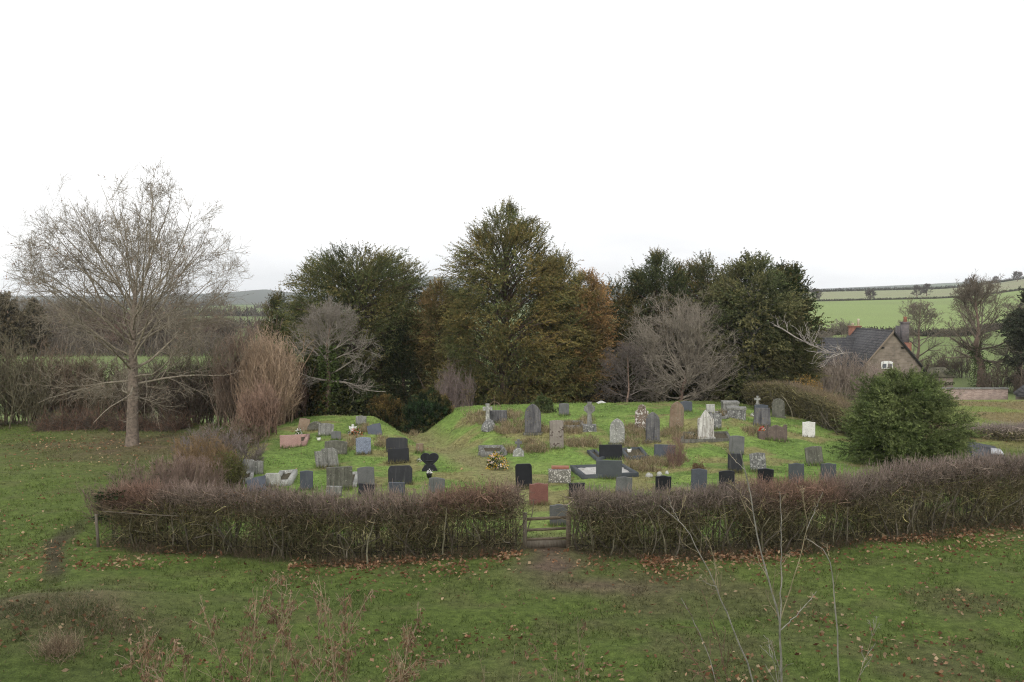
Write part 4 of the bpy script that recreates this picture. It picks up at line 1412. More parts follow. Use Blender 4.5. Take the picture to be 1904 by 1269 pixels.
def lathe(name, prof, seg=14, sx=1.0, sy=1.0):
    bm = bmesh.new()
    rings = []
    for r_, z_ in prof:
        rings.append([bm.verts.new((math.cos(2 * PI * i / seg) * r_ * sx, math.sin(2 * PI * i / seg) * r_ * sy, z_)) for i in range(seg)])
    for a_, b_ in zip(rings, rings[1:]):
        for i in range(seg):
            bm.faces.new((a_[i], a_[(i + 1) % seg], b_[(i + 1) % seg], b_[i]))
    bm.faces.new(list(reversed(rings[0]))); bm.faces.new(rings[-1])
    me = bpy.data.meshes.new(name); bm.to_mesh(me); bm.free()
    me.polygons.foreach_set('use_smooth', np.ones(len(me.polygons), bool))
    return me


obj('robe', lathe('robe', [(.14, 0), (.13, hh * .1), (.09, hh * .4), (.1, hh * .6), (.085, hh * .72), (.035, hh * .78), (.06, hh * .83), (.065, hh * .9), (.045, hh * .97), (.01, hh)]), ST['white'], o)
for s_ in (-1, 1):
    wing = slab_mesh('wing', [(0, hh * .3), (s_ * .06, hh * .28), (s_ * .17, hh * .5), (s_ * .18, hh * .8), (s_ * .08, hh * .7)][::s_], .03, .004)
    obj('wing', wing, ST['white'], o, (0, .05, 0))
obj('plinth', slab_mesh('plinth', [(-.2, -.1), (.2, -.1), (.2, .08), (-.2, .08)], .35, .012), ST['grey'], o)

# bowl and vases
for (cx, cy, r_, h_, lab, mt, fl) in [(798, 890, .1, .17, 'little black bowl of white flowers just above the hedge', M_BLACKP, 1),
                                      (593, 822, .09, .13, 'low white pot on the grass left of the tiny grey headstone', M_PLASTIC, 0),
                                      (1170, 845, .09, .16, 'white vase standing in the slate kerb', M_PLASTIC, 0)]:
    g = G(cx, cy) + np.array([0, 0, .02 if fl else .06])
    o = thing('flower_pot', lab, 'pot', g, 'pots and vases on graves')
    obj('pot', lathe('pot', [(r_ * .6, 0), (r_ * .9, h_ * .35), (r_, h_ * .8), (r_ * 1.05, h_), (r_ * .9, h_), (r_ * .8, h_ * .8)]), mt, o)
    mb = MB()
    P = np.array(g) + np.stack([rng.normal(0, r_ * .5, 40), rng.normal(0, r_ * .5, 40), h_ + np.abs(rng.normal(0, r_ * .4, 40))], 1)
    mb.leaves(P, rng.normal(0, 1, (40, 3)), .06, .05, (np.array([.75, .75, .72]) if fl else np.array([.12, .16, .06])) * rng.uniform(.8, 1.1, (40, 1)))
    mb.build('blooms', M_LEAF, o)


# ================================================================== HEDGES
def hedge(name, label, line, hts, thick, dens=1500, red=None, leafy=None, ivy=None, group=None, low=(0.15, 0.128, 0.072), high=(0.155, 0.12, 0.09), tipc=(0.31, 0.235, 0.195), gaps=True, shoots=330, lime=0.16, tr=0.0055):
    """clipped leafless hedge along a line (x, y): rooted stems, tangled branches, shoots on top"""
    line = np.asarray(line, float)
    seg = np.linalg.norm(np.diff(line, axis=0), axis=1)
    cum = np.concatenate([[0], np.cumsum(seg)])
    Lt = cum[-1]
    hs_ = np.asarray(hts, float)

    def pos(s_):
        return np.stack([np.interp(s_, cum, line[:, 0]), np.interp(s_, cum, line[:, 1])], 1)

    def nor(s_):
        d = nrm(pos(s_ + .1) - pos(s_ - .1))
        return np.stack([-d[:, 1], d[:, 0]], 1)

    def hgt(s_):
        return np.interp(s_ / Lt, np.linspace(0, 1, len(hs_)), hs_) + 0.12 * (vnoise(s_, 0 * s_, 0.8, 3) - 0.5) + 0.12 * (vnoise(s_, 0 * s_, 2.6, 4) - 0.5)

    def place(s_, off, z):
        p = pos(s_) + nor(s_) * off[:, None]
        return np.stack([p[:, 0], p[:, 1], H(p[:, 0], p[:, 1]) + z], 1)
    c = pos(np.array([Lt / 2]))[0]
    o = thing(name, label, 'hedge', (c[0], c[1], float(H(c[0], c[1]))), group)
    # stems
    n = int(Lt * 13)
    s_ = rng.uniform(0, Lt, n)
    off = rng.normal(-thick * .16, thick * .2, n)
    P, R = grow(place(s_, off, np.full(n, -.08)), np.stack([rng.normal(0, .28, n), rng.normal(0, .28, n), np.ones(n)], 1), hgt(s_) * rng.uniform(.6, .95, n), rng.uniform(.012, .032, n), 7, .16, .02, .4)
    mb = MB()
    cc = np.array([(.17, .148, .112), (.18, .165, .11), (.13, .11, .085)])[rng.integers(0, 3, n)]
    mb.strands(P, R, 5, cc * rng.uniform(.7, 1.3, (n, 1)))
    mb.build('stem_clump', M_BARK, o)
    # tangle
    n = int(Lt * dens)
    s_ = rng.uniform(0, Lt, n)
    h_ = hgt(s_)
    zq = rng.beta(1.25, 1.0, n)
    if gaps:
        g_ = vnoise(s_, zq * 2, .9, 8)
        ok = ~((zq < .52) & (zq > .1) & (g_ > .62) & (rng.uniform(0, 1, n) < .8))
        s_, h_, zq = s_[ok], h_[ok], zq[ok]; n = len(s_)
    bul = thick * (.5 + .13 * (vnoise(s_, zq * 3, .7, 6) - .5)) * (0.75 + .25 * sst(0, .5, zq))
    off = np.sign(rng.uniform(-1, 1, n)) * bul * rng.beta(2.2, 1.0, n)
    S = place(s_, off, zq * h_ * .93)
    D = np.stack([rng.normal(0, .75, n), rng.normal(0, .55, n), rng.normal(.55, .75, n)], 1)
    P, R = grow(S, D, rng.uniform(.18, .55, n), rng.uniform(tr * .7, tr * 1.8, n), 4, .3, .02, .5)
    zr = np.clip((P[:, 2, 2] - H(P[:, 2, 0], P[:, 2, 1])) / h_, 0, 1.1)
    ok = (P[:, :, 2].max(1) - H(P[:, -1, 0], P[:, -1, 1]) < h_ * 1.02)
    P, R, zr, s_ = P[ok], R[ok], zr[ok], s_[ok]; n = len(P)
    f = sst(.5, .85, zr)[:, None]
    cc = np.asarray(low) * (1 - f) + np.asarray(high) * f
    if red is not None:
        rd = np.zeros(n)
        for (a_, b_) in red:
            rd = np.maximum(rd, sst(a_ - .6, a_ + .5, s_) * (1 - sst(b_ - .5, b_ + .6, s_)))
        rd = (rd * f[:, 0])[:, None]
        cc = cc * (1 - rd) + np.array([.165, .105, .075]) * rd
    li = (rng.uniform(0, 1, n) < lime * sst(.35, .7, vnoise(s_, zr * 2, .8, 12)) * 1.6) & (zr < .75)
    cc[li] = np.array([.17, .155, .065]) * rng.uniform(.7, 1.4, (li.sum(), 1))
    cc = cc * np.exp(rng.normal(0, .5, (n, 1)))
    mb = MB()
    mb.strands(P, R, 3, cc)
    # a few thick crooked branches on the face
    n = int(Lt * 9)
    s2 = rng.uniform(.2, Lt - .2, n)
    S = place(s2, np.where(rng.uniform(0, 1, n) < .75, -1, 1) * thick * .42, rng.uniform(.2, .8, n) * hgt(s2))
    P2, R2 = grow(S, np.stack([rng.normal(0, .5, n), rng.normal(0, .15, n), rng.normal(.9, .5, n)], 1), rng.uniform(.4, .9, n), rng.uniform(.007, .013, n), 6, .27, 0, .4)
    ok = (P2[:, :, 2].max(1) - H(P2[:, -1, 0], P2[:, -1, 1])) < np.interp(s2 / Lt, np.linspace(0, 1, len(hs_)), hs_) * .95
    mb.strands(P2[ok], R2[ok], 4, np.array([(.24, .215, .135), (.19, .165, .125), (.215, .2, .085)])[rng.integers(0, 3, ok.sum())] * rng.uniform(.7, 1.2, (ok.sum(), 1)))
    mb.build('branch_tangle', M_TWIG, o)
    # clipped shoots
    n = int(Lt * shoots)
    s_ = rng.uniform(0, Lt, n)
    h_ = hgt(s_)
    off = rng.uniform(-.55, .55, n) * thick
    S = place(s_, off, h_ * rng.uniform(.78, .98, n) - .10 * (off / thick * 2) ** 4)
    D = np.stack([rng.normal(0, .34, n), off / thick * .5 + rng.normal(0, .25, n), np.ones(n)], 1)
    P, R = grow(S, D, rng.uniform(.08, .40, n) * (.6 + .8 * vnoise(s_, 0 * s_, .5, 17)), np.full(n, .005), 3, .12, 0, .6)
    cc = np.zeros((n, 3)) + np.asarray(tipc)
    pv = vnoise(s_, off, 1.3, 21)[:, None]
    cc = cc * (1 - .45 * pv) + np.array([.15, .12, .11]) * .45 * pv
    if red is not None:
        rd = np.zeros(n)
        for (a_, b_) in red:
            rd = np.maximum(rd, sst(a_ - .6, a_ + .5, s_) * (1 - sst(b_ - .5, b_ + .6, s_)))
        cc = cc * (1 - rd[:, None]) + np.array([.28, .175, .13]) * rd[:, None]
    mb = MB()
    mb.strands(P, R, 3, cc * rng.uniform(.6, 1.35, (n, 1)))
    mb.build('top_shoots', M_TWIG, o)
    for (what, nn, a_, b_, z0, z1, colr, sz) in (leafy or []):
        s_ = rng.uniform(a_, b_, nn); h_ = hgt(s_)
        off = np.where(rng.uniform(0, 1, nn) < .65, -1, 1) * thick * rng.uniform(.3, .62, nn)
        S = place(s_, off, h_ * rng.uniform(z0, z1, nn))
        ok = vnoise(S[:, 0] + S[:, 1] * .7, S[:, 2], .35, 5) > .4
        S = S[ok]
        mb = MB()
        mb.leaves(S, rng.normal(0, 1, S.shape) + (0, -.4, -.1), sz * rng.uniform(.6, 1.3, len(S)), sz * .7, np.asarray(colr) * rng.uniform(.5, 1.5, (len(S), 1)))
        mb.build(what, M_LEAF, o)
    return o


def hl(x0, x1, k=24):
    xs_ = np.linspace(x0, x1, k)
    return np.stack([xs_, hedge_y(xs_)], 1)


HGR = 'clipped front hedges either side of the gate'
hedge('hedge', 'long clipped leafless hedge left of the gate, reddish at its gate end', hl(-10.35, 0.22), [1.46, 1.52, 1.52, 1.46, 1.44, 1.46, 1.48, 1.48], 1.0, 1850,
      red=[(0.1, 1.5), (8.6, 10.4)], group=HGR,
      leafy=[('foliage', 1700, 0, 10.5, .5, 1.0, (.17, .095, .055), .045), ('ivy', 900, 0, .75, .45, .95, (.03, .045, .016), .085), ('foliage', 3200, .8, 10.4, .02, .85, (.075, .085, .03), .05)])
hedge('hedge', 'long clipped leafless hedge right of the gate, taller and darker at its far right end', hl(1.45, 19.5, 36), [1.5, 1.5, 1.5, 1.54, 1.58, 1.72, 1.8, 1.8, 1.76, 1.7, 1.66], 1.05, 1800,
      red=[(4.6, 7.0)], group=HGR, low=(.14, .12, .068), high=(.145, .115, .09), tipc=(.28, .22, .185),
      leafy=[('foliage', 2600, 0, 18, .5, 1.0, (.15, .09, .055), .045), ('foliage', 5200, .1, 18, .02, .8, (.07, .075, .03), .05)])

# ------------------------------------------------------------------ iron railing inside the hedge, corner post, gate
for (x0, x1, nb, lab) in [(-10.2, 0.1, 80, 'rusty iron railing running inside the hedge left of the gate'), (1.6, 13.5, 90, 'rusty iron railing running inside the hedge right of the gate')]:
    xs_ = np.linspace(x0, x1, nb)
    ys_ = hedge_y(xs_) - .30
    zs_ = H(xs_, ys_)
    o = thing('iron_railing', lab, 'railing', (xs_[0], ys_[0], zs_[0]), 'iron railings inside the front hedges')
    for zz_ in (.16, .92):
        mb = MB()
        mb.strands(np.stack([xs_, ys_, zs_ + zz_], 1)[None], np.full((1, nb), .011), 4, (.03, .03, .03))
        mb.build('rail', M_IRON, o)
    mb = MB()
    mb.strands(np.array([[(xs_[0], ys_[0], zs_[0] - .05), (xs_[0], ys_[0], zs_[0] + 1.0)]]), np.full((1, 2), .0085), 4, (.03, .03, .03))
    b0 = mb.build('bar', M_IRON, o)
    for i in range(1, nb):
        c2 = b0.copy(); COL.objects.link(c2); c2.parent = o
        c2.location = (xs_[i] - xs_[0], ys_[i] - ys_[0], zs_[i] - zs_[0])


def post_mb(x, y, h, sx, sy, lean=(0, 0), z=None):
    z = float(H(x, y)) if z is None else z
    mb = MB()
    b_ = [(-sx, -sy), (sx, -sy), (sx, sy), (-sx, sy)]
    mb.hexa(np.array([(x + a, y + c_, z - .2) for a, c_ in b_] + [(x + a * .93 + lean[0], y + c_ * .93 + lean[1], z + h) for a, c_ in b_]))
    return mb


g = G(184, 1020)
o = post_mb(g[0], g[1], .86, .03, .03, (-.06, 0)).build('corner_post', M_WOODP, None, tuple(g))
tag(o, 'pale leaning wooden post under the left end of the front hedge', 'post')
mb = MB()
p0 = at(192, 951, g[1] + .02); p1 = at(332, 960, g[1] - .35)
mb.strands(np.array([[p0, (p0 + p1) / 2 + (0, 0, -.015), p1]]), np.full((1, 3), .010), 6, (.2, .17, .14))
o = mb.build('fence_pole', M_WOODP, None, tuple(p0)); tag(o, 'thin bare pole laid across the hedge front from the leaning post', 'pole')

xa, xb = 0.315, 1.40
ya, yb = 24.38, 24.55
o = thing('gate', 'low weathered wooden field gate with three rails in the gap of the hedge', 'gate', ((xa + xb) / 2, ya, float(H(.9, ya))))
post_mb(xa, ya, .88, .055, .05, (0, 0)).build('post', M_WOODP, o)
post_mb(xb, yb, .88, .06, .05, (.01, 0)).build('post', M_WOOD, o)
za = float(H(xa, ya)); zb = float(H(xb, yb))
for (hh_, t_, tl) in ((.72, .035, .03), (.45, .03, .025), (.215, .025, .015)):
    mb = MB()
    A = np.array([xa + .055, ya - .0, za + hh_]); B = np.array([xb - .06, yb, zb + hh_ + tl])
    e = np.array([0, .022, 0]); u_ = np.array([0, 0, t_])
    mb.hexa(np.array([A - e - u_, B - e - u_, B + e - u_, A + e - u_, A - e + u_, B - e + u_, B + e + u_, A + e + u_]))
    mb.build('rail', M_WOOD, o)
mb = MB()
A = np.array([xa + .055, ya - .03, za]); B = np.array([xb - .06, yb - .03, zb])
e = np.array([0, .016, 0])
mb.hexa(np.array([A - e + (0, 0, .0), B - e + (0, 0, .0), B + e + (0, 0, .0), A + e, A - e + (0, 0, .19), B - e + (0, 0, .19), B + e + (0, 0, .19), A + e + (0, 0, .19)]))
mb.build('kickboard', M_WOODP, o)

# ------------------------------------------------------------------ shrubs along the left side of the graveyard
SL = 'shrubs along the left side of the graveyard'


def sh(px, Yd, wpx, top, label, **kw):
    b_ = on(px, Yd)
    ppm_ = F / Yd
    h_ = CAMZ + (HZ - top) / ppm_ - b_[2]
    kw.setdefault('twig_r', max(.0055, .00019 * Yd))
    kw.setdefault('stem_r', .012 + .00025 * Yd)
    return shrub('shrub', label, b_, wpx / 2 / ppm_, h_, **kw)


sh(262, 28.0, 230, 862, 'low dark shrub with ivy just behind the left end of the front hedge', stems=60, m=(13, 9), col=(.17, .13, .095), tip=(.2, .14, .12), spread=.8, fan=.3, leaf=(1300, (.04, .055, .02), .06), group=SL, ry=1.0)
sh(322, 30.8, 220, 832, 'pinkish-brown twiggy shrub second from the front along the left side', stems=66, m=(14, 9), col=(.18, .135, .10), tip=(.26, .185, .15), spread=.85, fan=.25, group=SL, ry=1.3)
sh(362, 33.5, 160, 806, 'rounded orange-brown shrub with green flecks on the left side', stems=46, m=(14, 10), col=(.17, .12, .07), tip=(.23, .155, .085), spread=.8, fan=.3, leaf=(1600, (.16, .11, .03), .05), group=SL, ry=1.4)
sh(398, 36.5, 190, 786, 'purple-grey twiggy shrub on the left side', stems=40, m=(14, 9), col=(.14, .115, .10), tip=(.20, .165, .15), spread=.8, fan=.3, group=SL, ry=1.5)
sh(425, 33.2, 62, 832, 'yellow-green leafy shrub left of the notched grey headstone', stems=26, m=(12, 9), col=(.12, .11, .05), spread=.8, fan=.3, leaf=(2000, (.11, .12, .03), .06), group=SL, ry=1.0)
sh(425, 41, 150, 775, 'low greenish bramble mound in front of the tall orange shrubs', stems=36, m=(12, 8), col=(.14, .10, .075), tip=(.19, .14, .1), spread=.8, fan=.3, leaf=(1300, (.065, .08, .025), .06), group=SL, ry=1.5)
sh(480, 43.5, 90, 700, 'rust-red upright twiggy shrub left of the low pink headstone', stems=60, m=(14, 9), col=(.22, .145, .105), tip=(.30, .20, .15), spread=.8, fan=.2, group=SL, ry=1.0, wob=.16, up=.03, kang=.6)
sh(500, 47.5, 125, 592, 'tallest orange-brown upright shrub behind the low pink headstone', stems=75, m=(15, 10), col=(.30, .215, .145), tip=(.42, .31, .22), spread=.75, fan=.2, group=SL, ry=1.7, wob=.17, up=.035, kang=.6)
sh(448, 50, 130, 596, 'tall pinkish-brown thin shrub between the oak and the tallest orange shrub', stems=95, m=(12, 8), col=(.22, .165, .125), tip=(.29, .215, .165), spread=.75, fan=.25, group=SL, ry=1.5, up=.05)
sh(540, 50.5, 70, 660, 'dark brown twiggy shrub right of the tallest orange shrub', stems=50, m=(12, 8), col=(.16, .10, .075), tip=(.2, .13, .10), spread=.75, fan=.3, group=SL, ry=1.2)

# ------------------------------------------------------------------ hedgerow beyond the oak on the left
HR = 'hedgerow shrubs beyond the oak'
for (px, Yd, wp, tp, lab, cl, lf) in [
        (-40, 49, 270, 606, 'greenish-brown hedgerow thicket at the far left edge of the picture', (.125, .11, .07), (.06, .075, .03)),
        (70, 50.5, 240, 622, 'brown hedgerow thicket over red bracken, left of the oak trunk', (.14, .105, .075), (.07, .07, .03)),
        (165, 51, 230, 650, 'thin hedgerow thicket just left of the oak trunk', (.13, .105, .07), (.05, .065, .025)),
        (300, 51, 240, 652, 'dark brown hedgerow thicket just right of the oak trunk', (.11, .085, .065), (.045, .055, .025)),
        (385, 52, 220, 626, 'green-flecked hedgerow thicket right of the oak, before the orange shrubs', (.13, .115, .07), (.075, .10, .03))]:
    sh(px, Yd, wp, tp, lab, stems=95, m=(14, 9), col=cl, tip=tuple(x * 1.25 for x in cl), spread=.95, fan=.25, leaf=(2600, lf, .07), group=HR, ry=1.4)
mb = MB()
n_ = 9000
xs_ = rng.uniform(-27, -12.5, n_); ys_ = 48.3 + rng.normal(0, .5, n_) + .5 * (vnoise(xs_, xs_, 2, 3) - .5)
ok = vnoise(xs_, ys_ * .3, 1.3, 71) > .3
xs_, ys_ = xs_[ok], ys_[ok]; n_ = len(xs_)
S = np.stack([xs_, ys_, H(xs_, ys_)], 1)
P, R = grow(S, np.stack([rng.normal(0, .8, n_), rng.normal(0, .5, n_), np.ones(n_)], 1), rng.uniform(.3, 1.5, n_) * (.4 + vnoise(xs_, ys_, .8, 72)), np.full(n_, .009), 4, .3, -.12, .5)
cb_ = np.array([(.17, .095, .065), (.13, .095, .07), (.08, .065, .05)])[rng.integers(0, 3, n_)]
mb.strands(P, R, 3, cb_ * rng.uniform(.6, 1.3, (n_, 1)))
o = mb.build('bracken', M_TWIG); kind(o, 'stuff'); o['label'] = 'dead red-brown bracken along the foot of the hedgerow'

# ------------------------------------------------------------------ the oak
b_ = G(246, 828)
bare_tree('oak_tree', 'large leafless oak with a spreading crown standing on the left field', b_, 12.4, 5.7, .25, 2.9, n1=40, m=(8, 8, 8), zc=.43, leader=.58, limb=(.22, .5), rf=.5, col=(.215, .185, .14), slack=.06, curve=.03, tcol=(.15, .12, .095),
          twig_r=.0058, leaf=(1500, (.22, .15, .11)), lean=(.45, 0), wob=.15, elev=(-.08, 1.12), crook=.005)

# ------------------------------------------------------------------ yews and other evergreens behind the graveyard
YG = 'dark evergreens behind the graveyard'


def eg(name, px, Yd, prof_px, label, ybase=None, **kw):
    """profile given as (photo y, half-width in photo px)"""
    b_ = on(px, Yd)
    ppm_ = F / Yd
    pr = sorted([((CAMZ + (HZ - y_) / ppm_) - b_[2], hw / ppm_) for y_, hw in prof_px])
    return evergreen(name, label, b_, pr, **kw)


eg('yew_tree', 940, 60, [(775, 100), (740, 118), (680, 128), (620, 126), (560, 114), (520, 104), (470, 80), (430, 54), (400, 24), (380, 3)],
   'tallest dark green yew with bronze tips in the middle of the picture', n=1500, per=52, bamt=.27, seed=1, group=YG, brown=(.24, .165, .055), green=(.088, .105, .038), stick=1.2, rough=.3)
eg('yew_tree', 1042, 61, [(770, 50), (700, 62), (620, 60), (560, 48), (520, 34), (490, 18), (468, 3)],
   'slimmer dark yew pressed against the right side of the tallest one', n=520, per=50, bamt=.24, seed=2, group=YG, trunk=.2, brown=(.21, .16, .055), stick=1.25, rough=.35, green=(.088, .105, .038))
eg('yew_tree', 1088, 61.5, [(765, 28), (720, 40), (660, 44), (610, 48), (560, 40), (530, 22), (508, 4)],
   'rust-orange dying yew right of the tallest one', n=420, per=50, bamt=.75, rough=.4, green=(.09, .088, .032), brown=(.31, .18, .078), seed=3, group=YG, trunk=.18, stick=1.22)
eg('yew_tree', 668, 62, [(720, 62), (690, 92), (650, 118), (600, 128), (545, 130), (510, 108), (485, 80), (470, 30)],
   'broad round-headed dark yew left of the path gap', n=1250, per=50, bamt=.08, seed=4, group=YG, brown=(.22, .17, .06), green=(.075, .092, .034), rough=.32, stick=1.15)
eg('yew_tree', 818, 61, [(740, 30), (700, 44), (640, 52), (580, 40), (550, 22), (532, 4)],
   'brown-flushed lower yew between the broad yew and the tallest one', n=420, per=48, bamt=.2, seed=5, group=YG, trunk=.18, brown=(.22, .14, .06), green=(.08, .088, .034), rough=.35, stick=1.2)
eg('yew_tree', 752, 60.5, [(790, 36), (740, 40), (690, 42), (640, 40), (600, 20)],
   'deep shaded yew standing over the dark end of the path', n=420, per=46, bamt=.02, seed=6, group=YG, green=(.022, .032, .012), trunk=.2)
eg('conifer', 516, 68, [(700, 26), (640, 26), (590, 20), (565, 12), (545, 2)], 'small dark conifer poking up behind the tall orange shrubs', n=200, per=40, bamt=.05, seed=7, group=YG, trunk=.1)
eg('yew_tree', 1150, 64, [(780, 58), (700, 64), (620, 62), (570, 56), (535, 42), (512, 8)],
   'dark spiky evergreen immediately right of the rust-orange yew', n=620, per=50, bamt=.04, seed=8, group=YG, green=(.048, .062, .027), trunk=.2, stick=1.25, rough=.4)
eg('yew_tree', 1222, 63, [(780, 66), (700, 76), (620, 74), (560, 62), (520, 46), (495, 26), (476, 5)],
   'dark yew with a double spiky top behind the leafless dome-shaped tree', n=900, per=50, bamt=.12, seed=9, group=YG, green=(.054, .068, .027), stick=1.25, rough=.4)
eg('yew_tree', 1318, 64, [(780, 60), (700, 76), (620, 78), (560, 72), (515, 56), (490, 26), (480, 4)],
   'dark olive evergreen between the double-topped yew and the pale-leaved tree', n=820, per=50, bamt=.18, seed=10, group=YG, green=(.066, .078, .032), rough=.4)
eg('yew_tree', 1276, 65, [(780, 60), (700, 70), (600, 66), (550, 54), (515, 32), (497, 5)],
   'dark evergreen filling the dip right of the double-topped yew', n=620, per=50, bamt=.1, seed=21, group=YG, green=(.052, .066, .027), trunk=.2, stick=1.25, rough=.4)
eg('holm_oak', 1398, 60, [(770, 62), (700, 84), (640, 88), (590, 80), (550, 66), (520, 50), (495, 28), (480, 5)],
   'pale-leaved evergreen tree with bare grey limbs, right of the yews', n=900, per=46, bamt=.24, seed=11, group=YG, green=(.068, .085, .034), brown=(.18, .16, .07), rough=.5, leaf=(.12, .048), pale=(.08, (.16, .17, .08)), bark=(.2, .185, .165), stick=1.25)
eg('holly_tree', 1460, 62, [(700, 34), (640, 46), (580, 44), (540, 36), (515, 26), (498, 6)],
   'dark glossy holly at the right end of the evergreens', n=330, per=46, bamt=.03, seed=12, group=YG, green=(.032, .05, .016), leaf=(.12, .05), trunk=.15, rough=.35)
eg('evergreen_shrub', 1475, 58.5, [(760, 26), (700, 40), (650, 34), (600, 16)],
   'olive evergreen bush hanging below the dark holly', n=260, per=44, bamt=.4, seed=13, group=YG, green=(.05, .06, .02), brown=(.13, .11, .05), trunk=.1)
# clipped yews and ivy bushes close behind the grass
eg('clipped_yew', 797, 49.6, [(822, 38), (790, 40), (765, 36), (748, 24), (737, 6)], 'dense clipped dark green yew bush at the end of the path', n=420, per=60, bamt=0, seed=14, green=(.018, .036, .013), droop=-.35, rough=.06, leaf=(.12, .035), trunk=.06, stick=1.02, fluff=.08, plume=.3)
eg('clipped_yew', 716, 52, [(800, 28), (775, 30), (757, 26), (744, 8)], 'low clipped dark yew bush left of the path gap', n=220, per=60, bamt=0, seed=15, green=(.02, .036, .013), droop=-.3, rough=.06, leaf=(.12, .035), trunk=.06, stick=1.02, fluff=.08, plume=.3)
eg('ivy_bush', 632, 53, [(805, 66), (770, 66), (735, 50), (705, 20)], 'dark ivy thicket behind the headstones on the far left', n=420, per=46, bamt=.12, seed=16, green=(.035, .05, .016), brown=(.09, .08, .03), leaf=(.14, .1), trunk=.08, rough=.35)
eg('ivy_bush', 575, 52, [(805, 30), (770, 34), (735, 26), (690, 8)], 'ivy bush at the foot of the ivy-clad grey tree', n=200, per=46, bamt=.1, seed=17, green=(.04, .055, .016), leaf=(.14, .1), trunk=.08, rough=.35)
eg('ivy_stump', 1012, 48.5, [(795, 12), (770, 16), (750, 13), (738, 4)], 'weeping ivy-covered stump right of the tall pointed headstone', n=70, per=46, bamt=.15, seed=18, green=(.05, .07, .022), brown=(.12, .1, .05), droop=.9, leaf=(.12, .04), trunk=.06, fluff=.08, plume=.4)

# dark undergrowth in the gaps under the yews
UG = 'dark undergrowth under the yews'
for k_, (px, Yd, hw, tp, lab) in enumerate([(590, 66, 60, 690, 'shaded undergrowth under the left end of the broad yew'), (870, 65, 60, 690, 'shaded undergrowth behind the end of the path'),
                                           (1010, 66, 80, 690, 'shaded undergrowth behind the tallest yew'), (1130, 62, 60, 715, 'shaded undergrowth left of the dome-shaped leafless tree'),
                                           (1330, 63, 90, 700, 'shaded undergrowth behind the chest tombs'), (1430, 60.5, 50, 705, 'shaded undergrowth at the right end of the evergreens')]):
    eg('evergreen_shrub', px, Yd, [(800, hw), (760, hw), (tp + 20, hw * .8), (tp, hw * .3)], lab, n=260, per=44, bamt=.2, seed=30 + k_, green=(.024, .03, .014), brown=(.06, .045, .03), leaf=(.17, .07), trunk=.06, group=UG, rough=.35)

# leafless trees in front of the evergreens
b_ = on(606, 51.5)
bare_tree('ivy_clad_tree', 'grey leafless tree with an ivy-clad trunk, branches swept to the right', b_, 6.3, 3.2, .15, 2.2, n1=34, m=(8, 7, 4), zc=.42, col=(.22, .195, .165), twig_r=.007, lean=(.5, 0), ivy=(2600, 4.0, .62), low=.1)
b_ = on(1262, 59.5)
bare_tree('leafless_tree', 'grey dome-shaped leafless tree in front of the dark yews, right of centre', b_, 7.9, 4.6, .17, .6, n1=52, m=(9, 7, 6), zc=.34, col=(.235, .205, .165), twig_r=.0075, wob=.15, elev=(-.25, 1.2), leader=.45, limb=(.35, .6), rf=.6)
b_ = on(1165, 57)
bare_tree('leafless_tree', 'small dark leafless tree left of the dome-shaped one', b_, 4.4, 2.2, .09, .5, n1=26, m=(8, 6, 4), zc=.4, col=(.12, .10, .088), twig_r=.007)
b_ = on(845, 56)
shrub('shrub', 'pale pinkish-grey twiggy shrub right of the clipped yew at the path end', b_, 1.3, 4.1, stems=46, m=(12, 8), col=(.17, .135, .12), tip=(.22, .17, .155), spread=.7)
# dead silvery limb fallen out of the evergreens
p_ = [at(1585, 656, 56), at(1558, 658, 56.1), at(1530, 652, 56.2), at(1505, 640, 56.4), at(1480, 628, 56.6), at(1455, 612, 57), at(1440, 605, 57.4)]
o = thing('dead_branch', 'silvery dead branch sticking out over the hedge towards the house roof', 'branch', p_[-1])
mb = MB()
mb.strands(np.array([p_]), np.linspace(.016, .045, 7)[None], 6, (.25, .225, .2))
mb.build('limb', M_BARK, o)
mb = MB()
P0, R0_ = np.array([p_]), np.linspace(.05, .03, 7)[None]
for q_, (mm, ra) in enumerate([(11, .28), (5, .6)]):
    S, D, L, r = kids(P0, R0_, mm, 0.0, .95, .9, ra, .7)
    D[:, 2] += .5
    P0, R0_ = grow(S, D, L, np.maximum(r, .012), 5, .2, .04, .4)
    mb.strands(P0, np.maximum(R0_, .009), 4, (.27, .245, .22))
mb.build('twig_spray', M_BARK, o)
# bramble arches by the boulder cross
mb = MB()
for k_ in range(9):
    a_ = random.uniform(868, 925); w_ = random.uniform(-42, 42); hh_ = random.uniform(20, 52)
    q = [at(a_ + w_ * t_, 783 - hh_ * 4 * t_ * (1 - t_), 48.4 + k_ * .06) for t_ in np.linspace(0, 1, 9)]
    mb.strands(np.array([q]), np.full((1, 9), .009), 4, (.2, .15, .11))
o = mb.build('bramble', M_TWIG, None, tuple(at(898, 783, 48.6))); tag(o, 'bare arching bramble stems behind the cross on a boulder', 'bramble')
# red-twigged shrub among the graves
g = G(1256, 868)
shrub('shrub', 'thin red-twigged shrub in dry grass beside the plain blue-grey headstone', g, .42, 1.35, stems=34, m=(8, 5), col=(.2, .125, .10), tip=(.24, .15, .125), spread=.6, stem_r=.007, twig_r=.004)
g = G(1298, 880)
shrub('shrub', 'small dead brown bush on top of a grave behind the dark slate headstone', g, .24, .5, stems=40, m=(9, 5), col=(.15, .095, .06), spread=.7, stem_r=.006, twig_r=.0045, leaf=(260, (.14, .085, .045), .05))

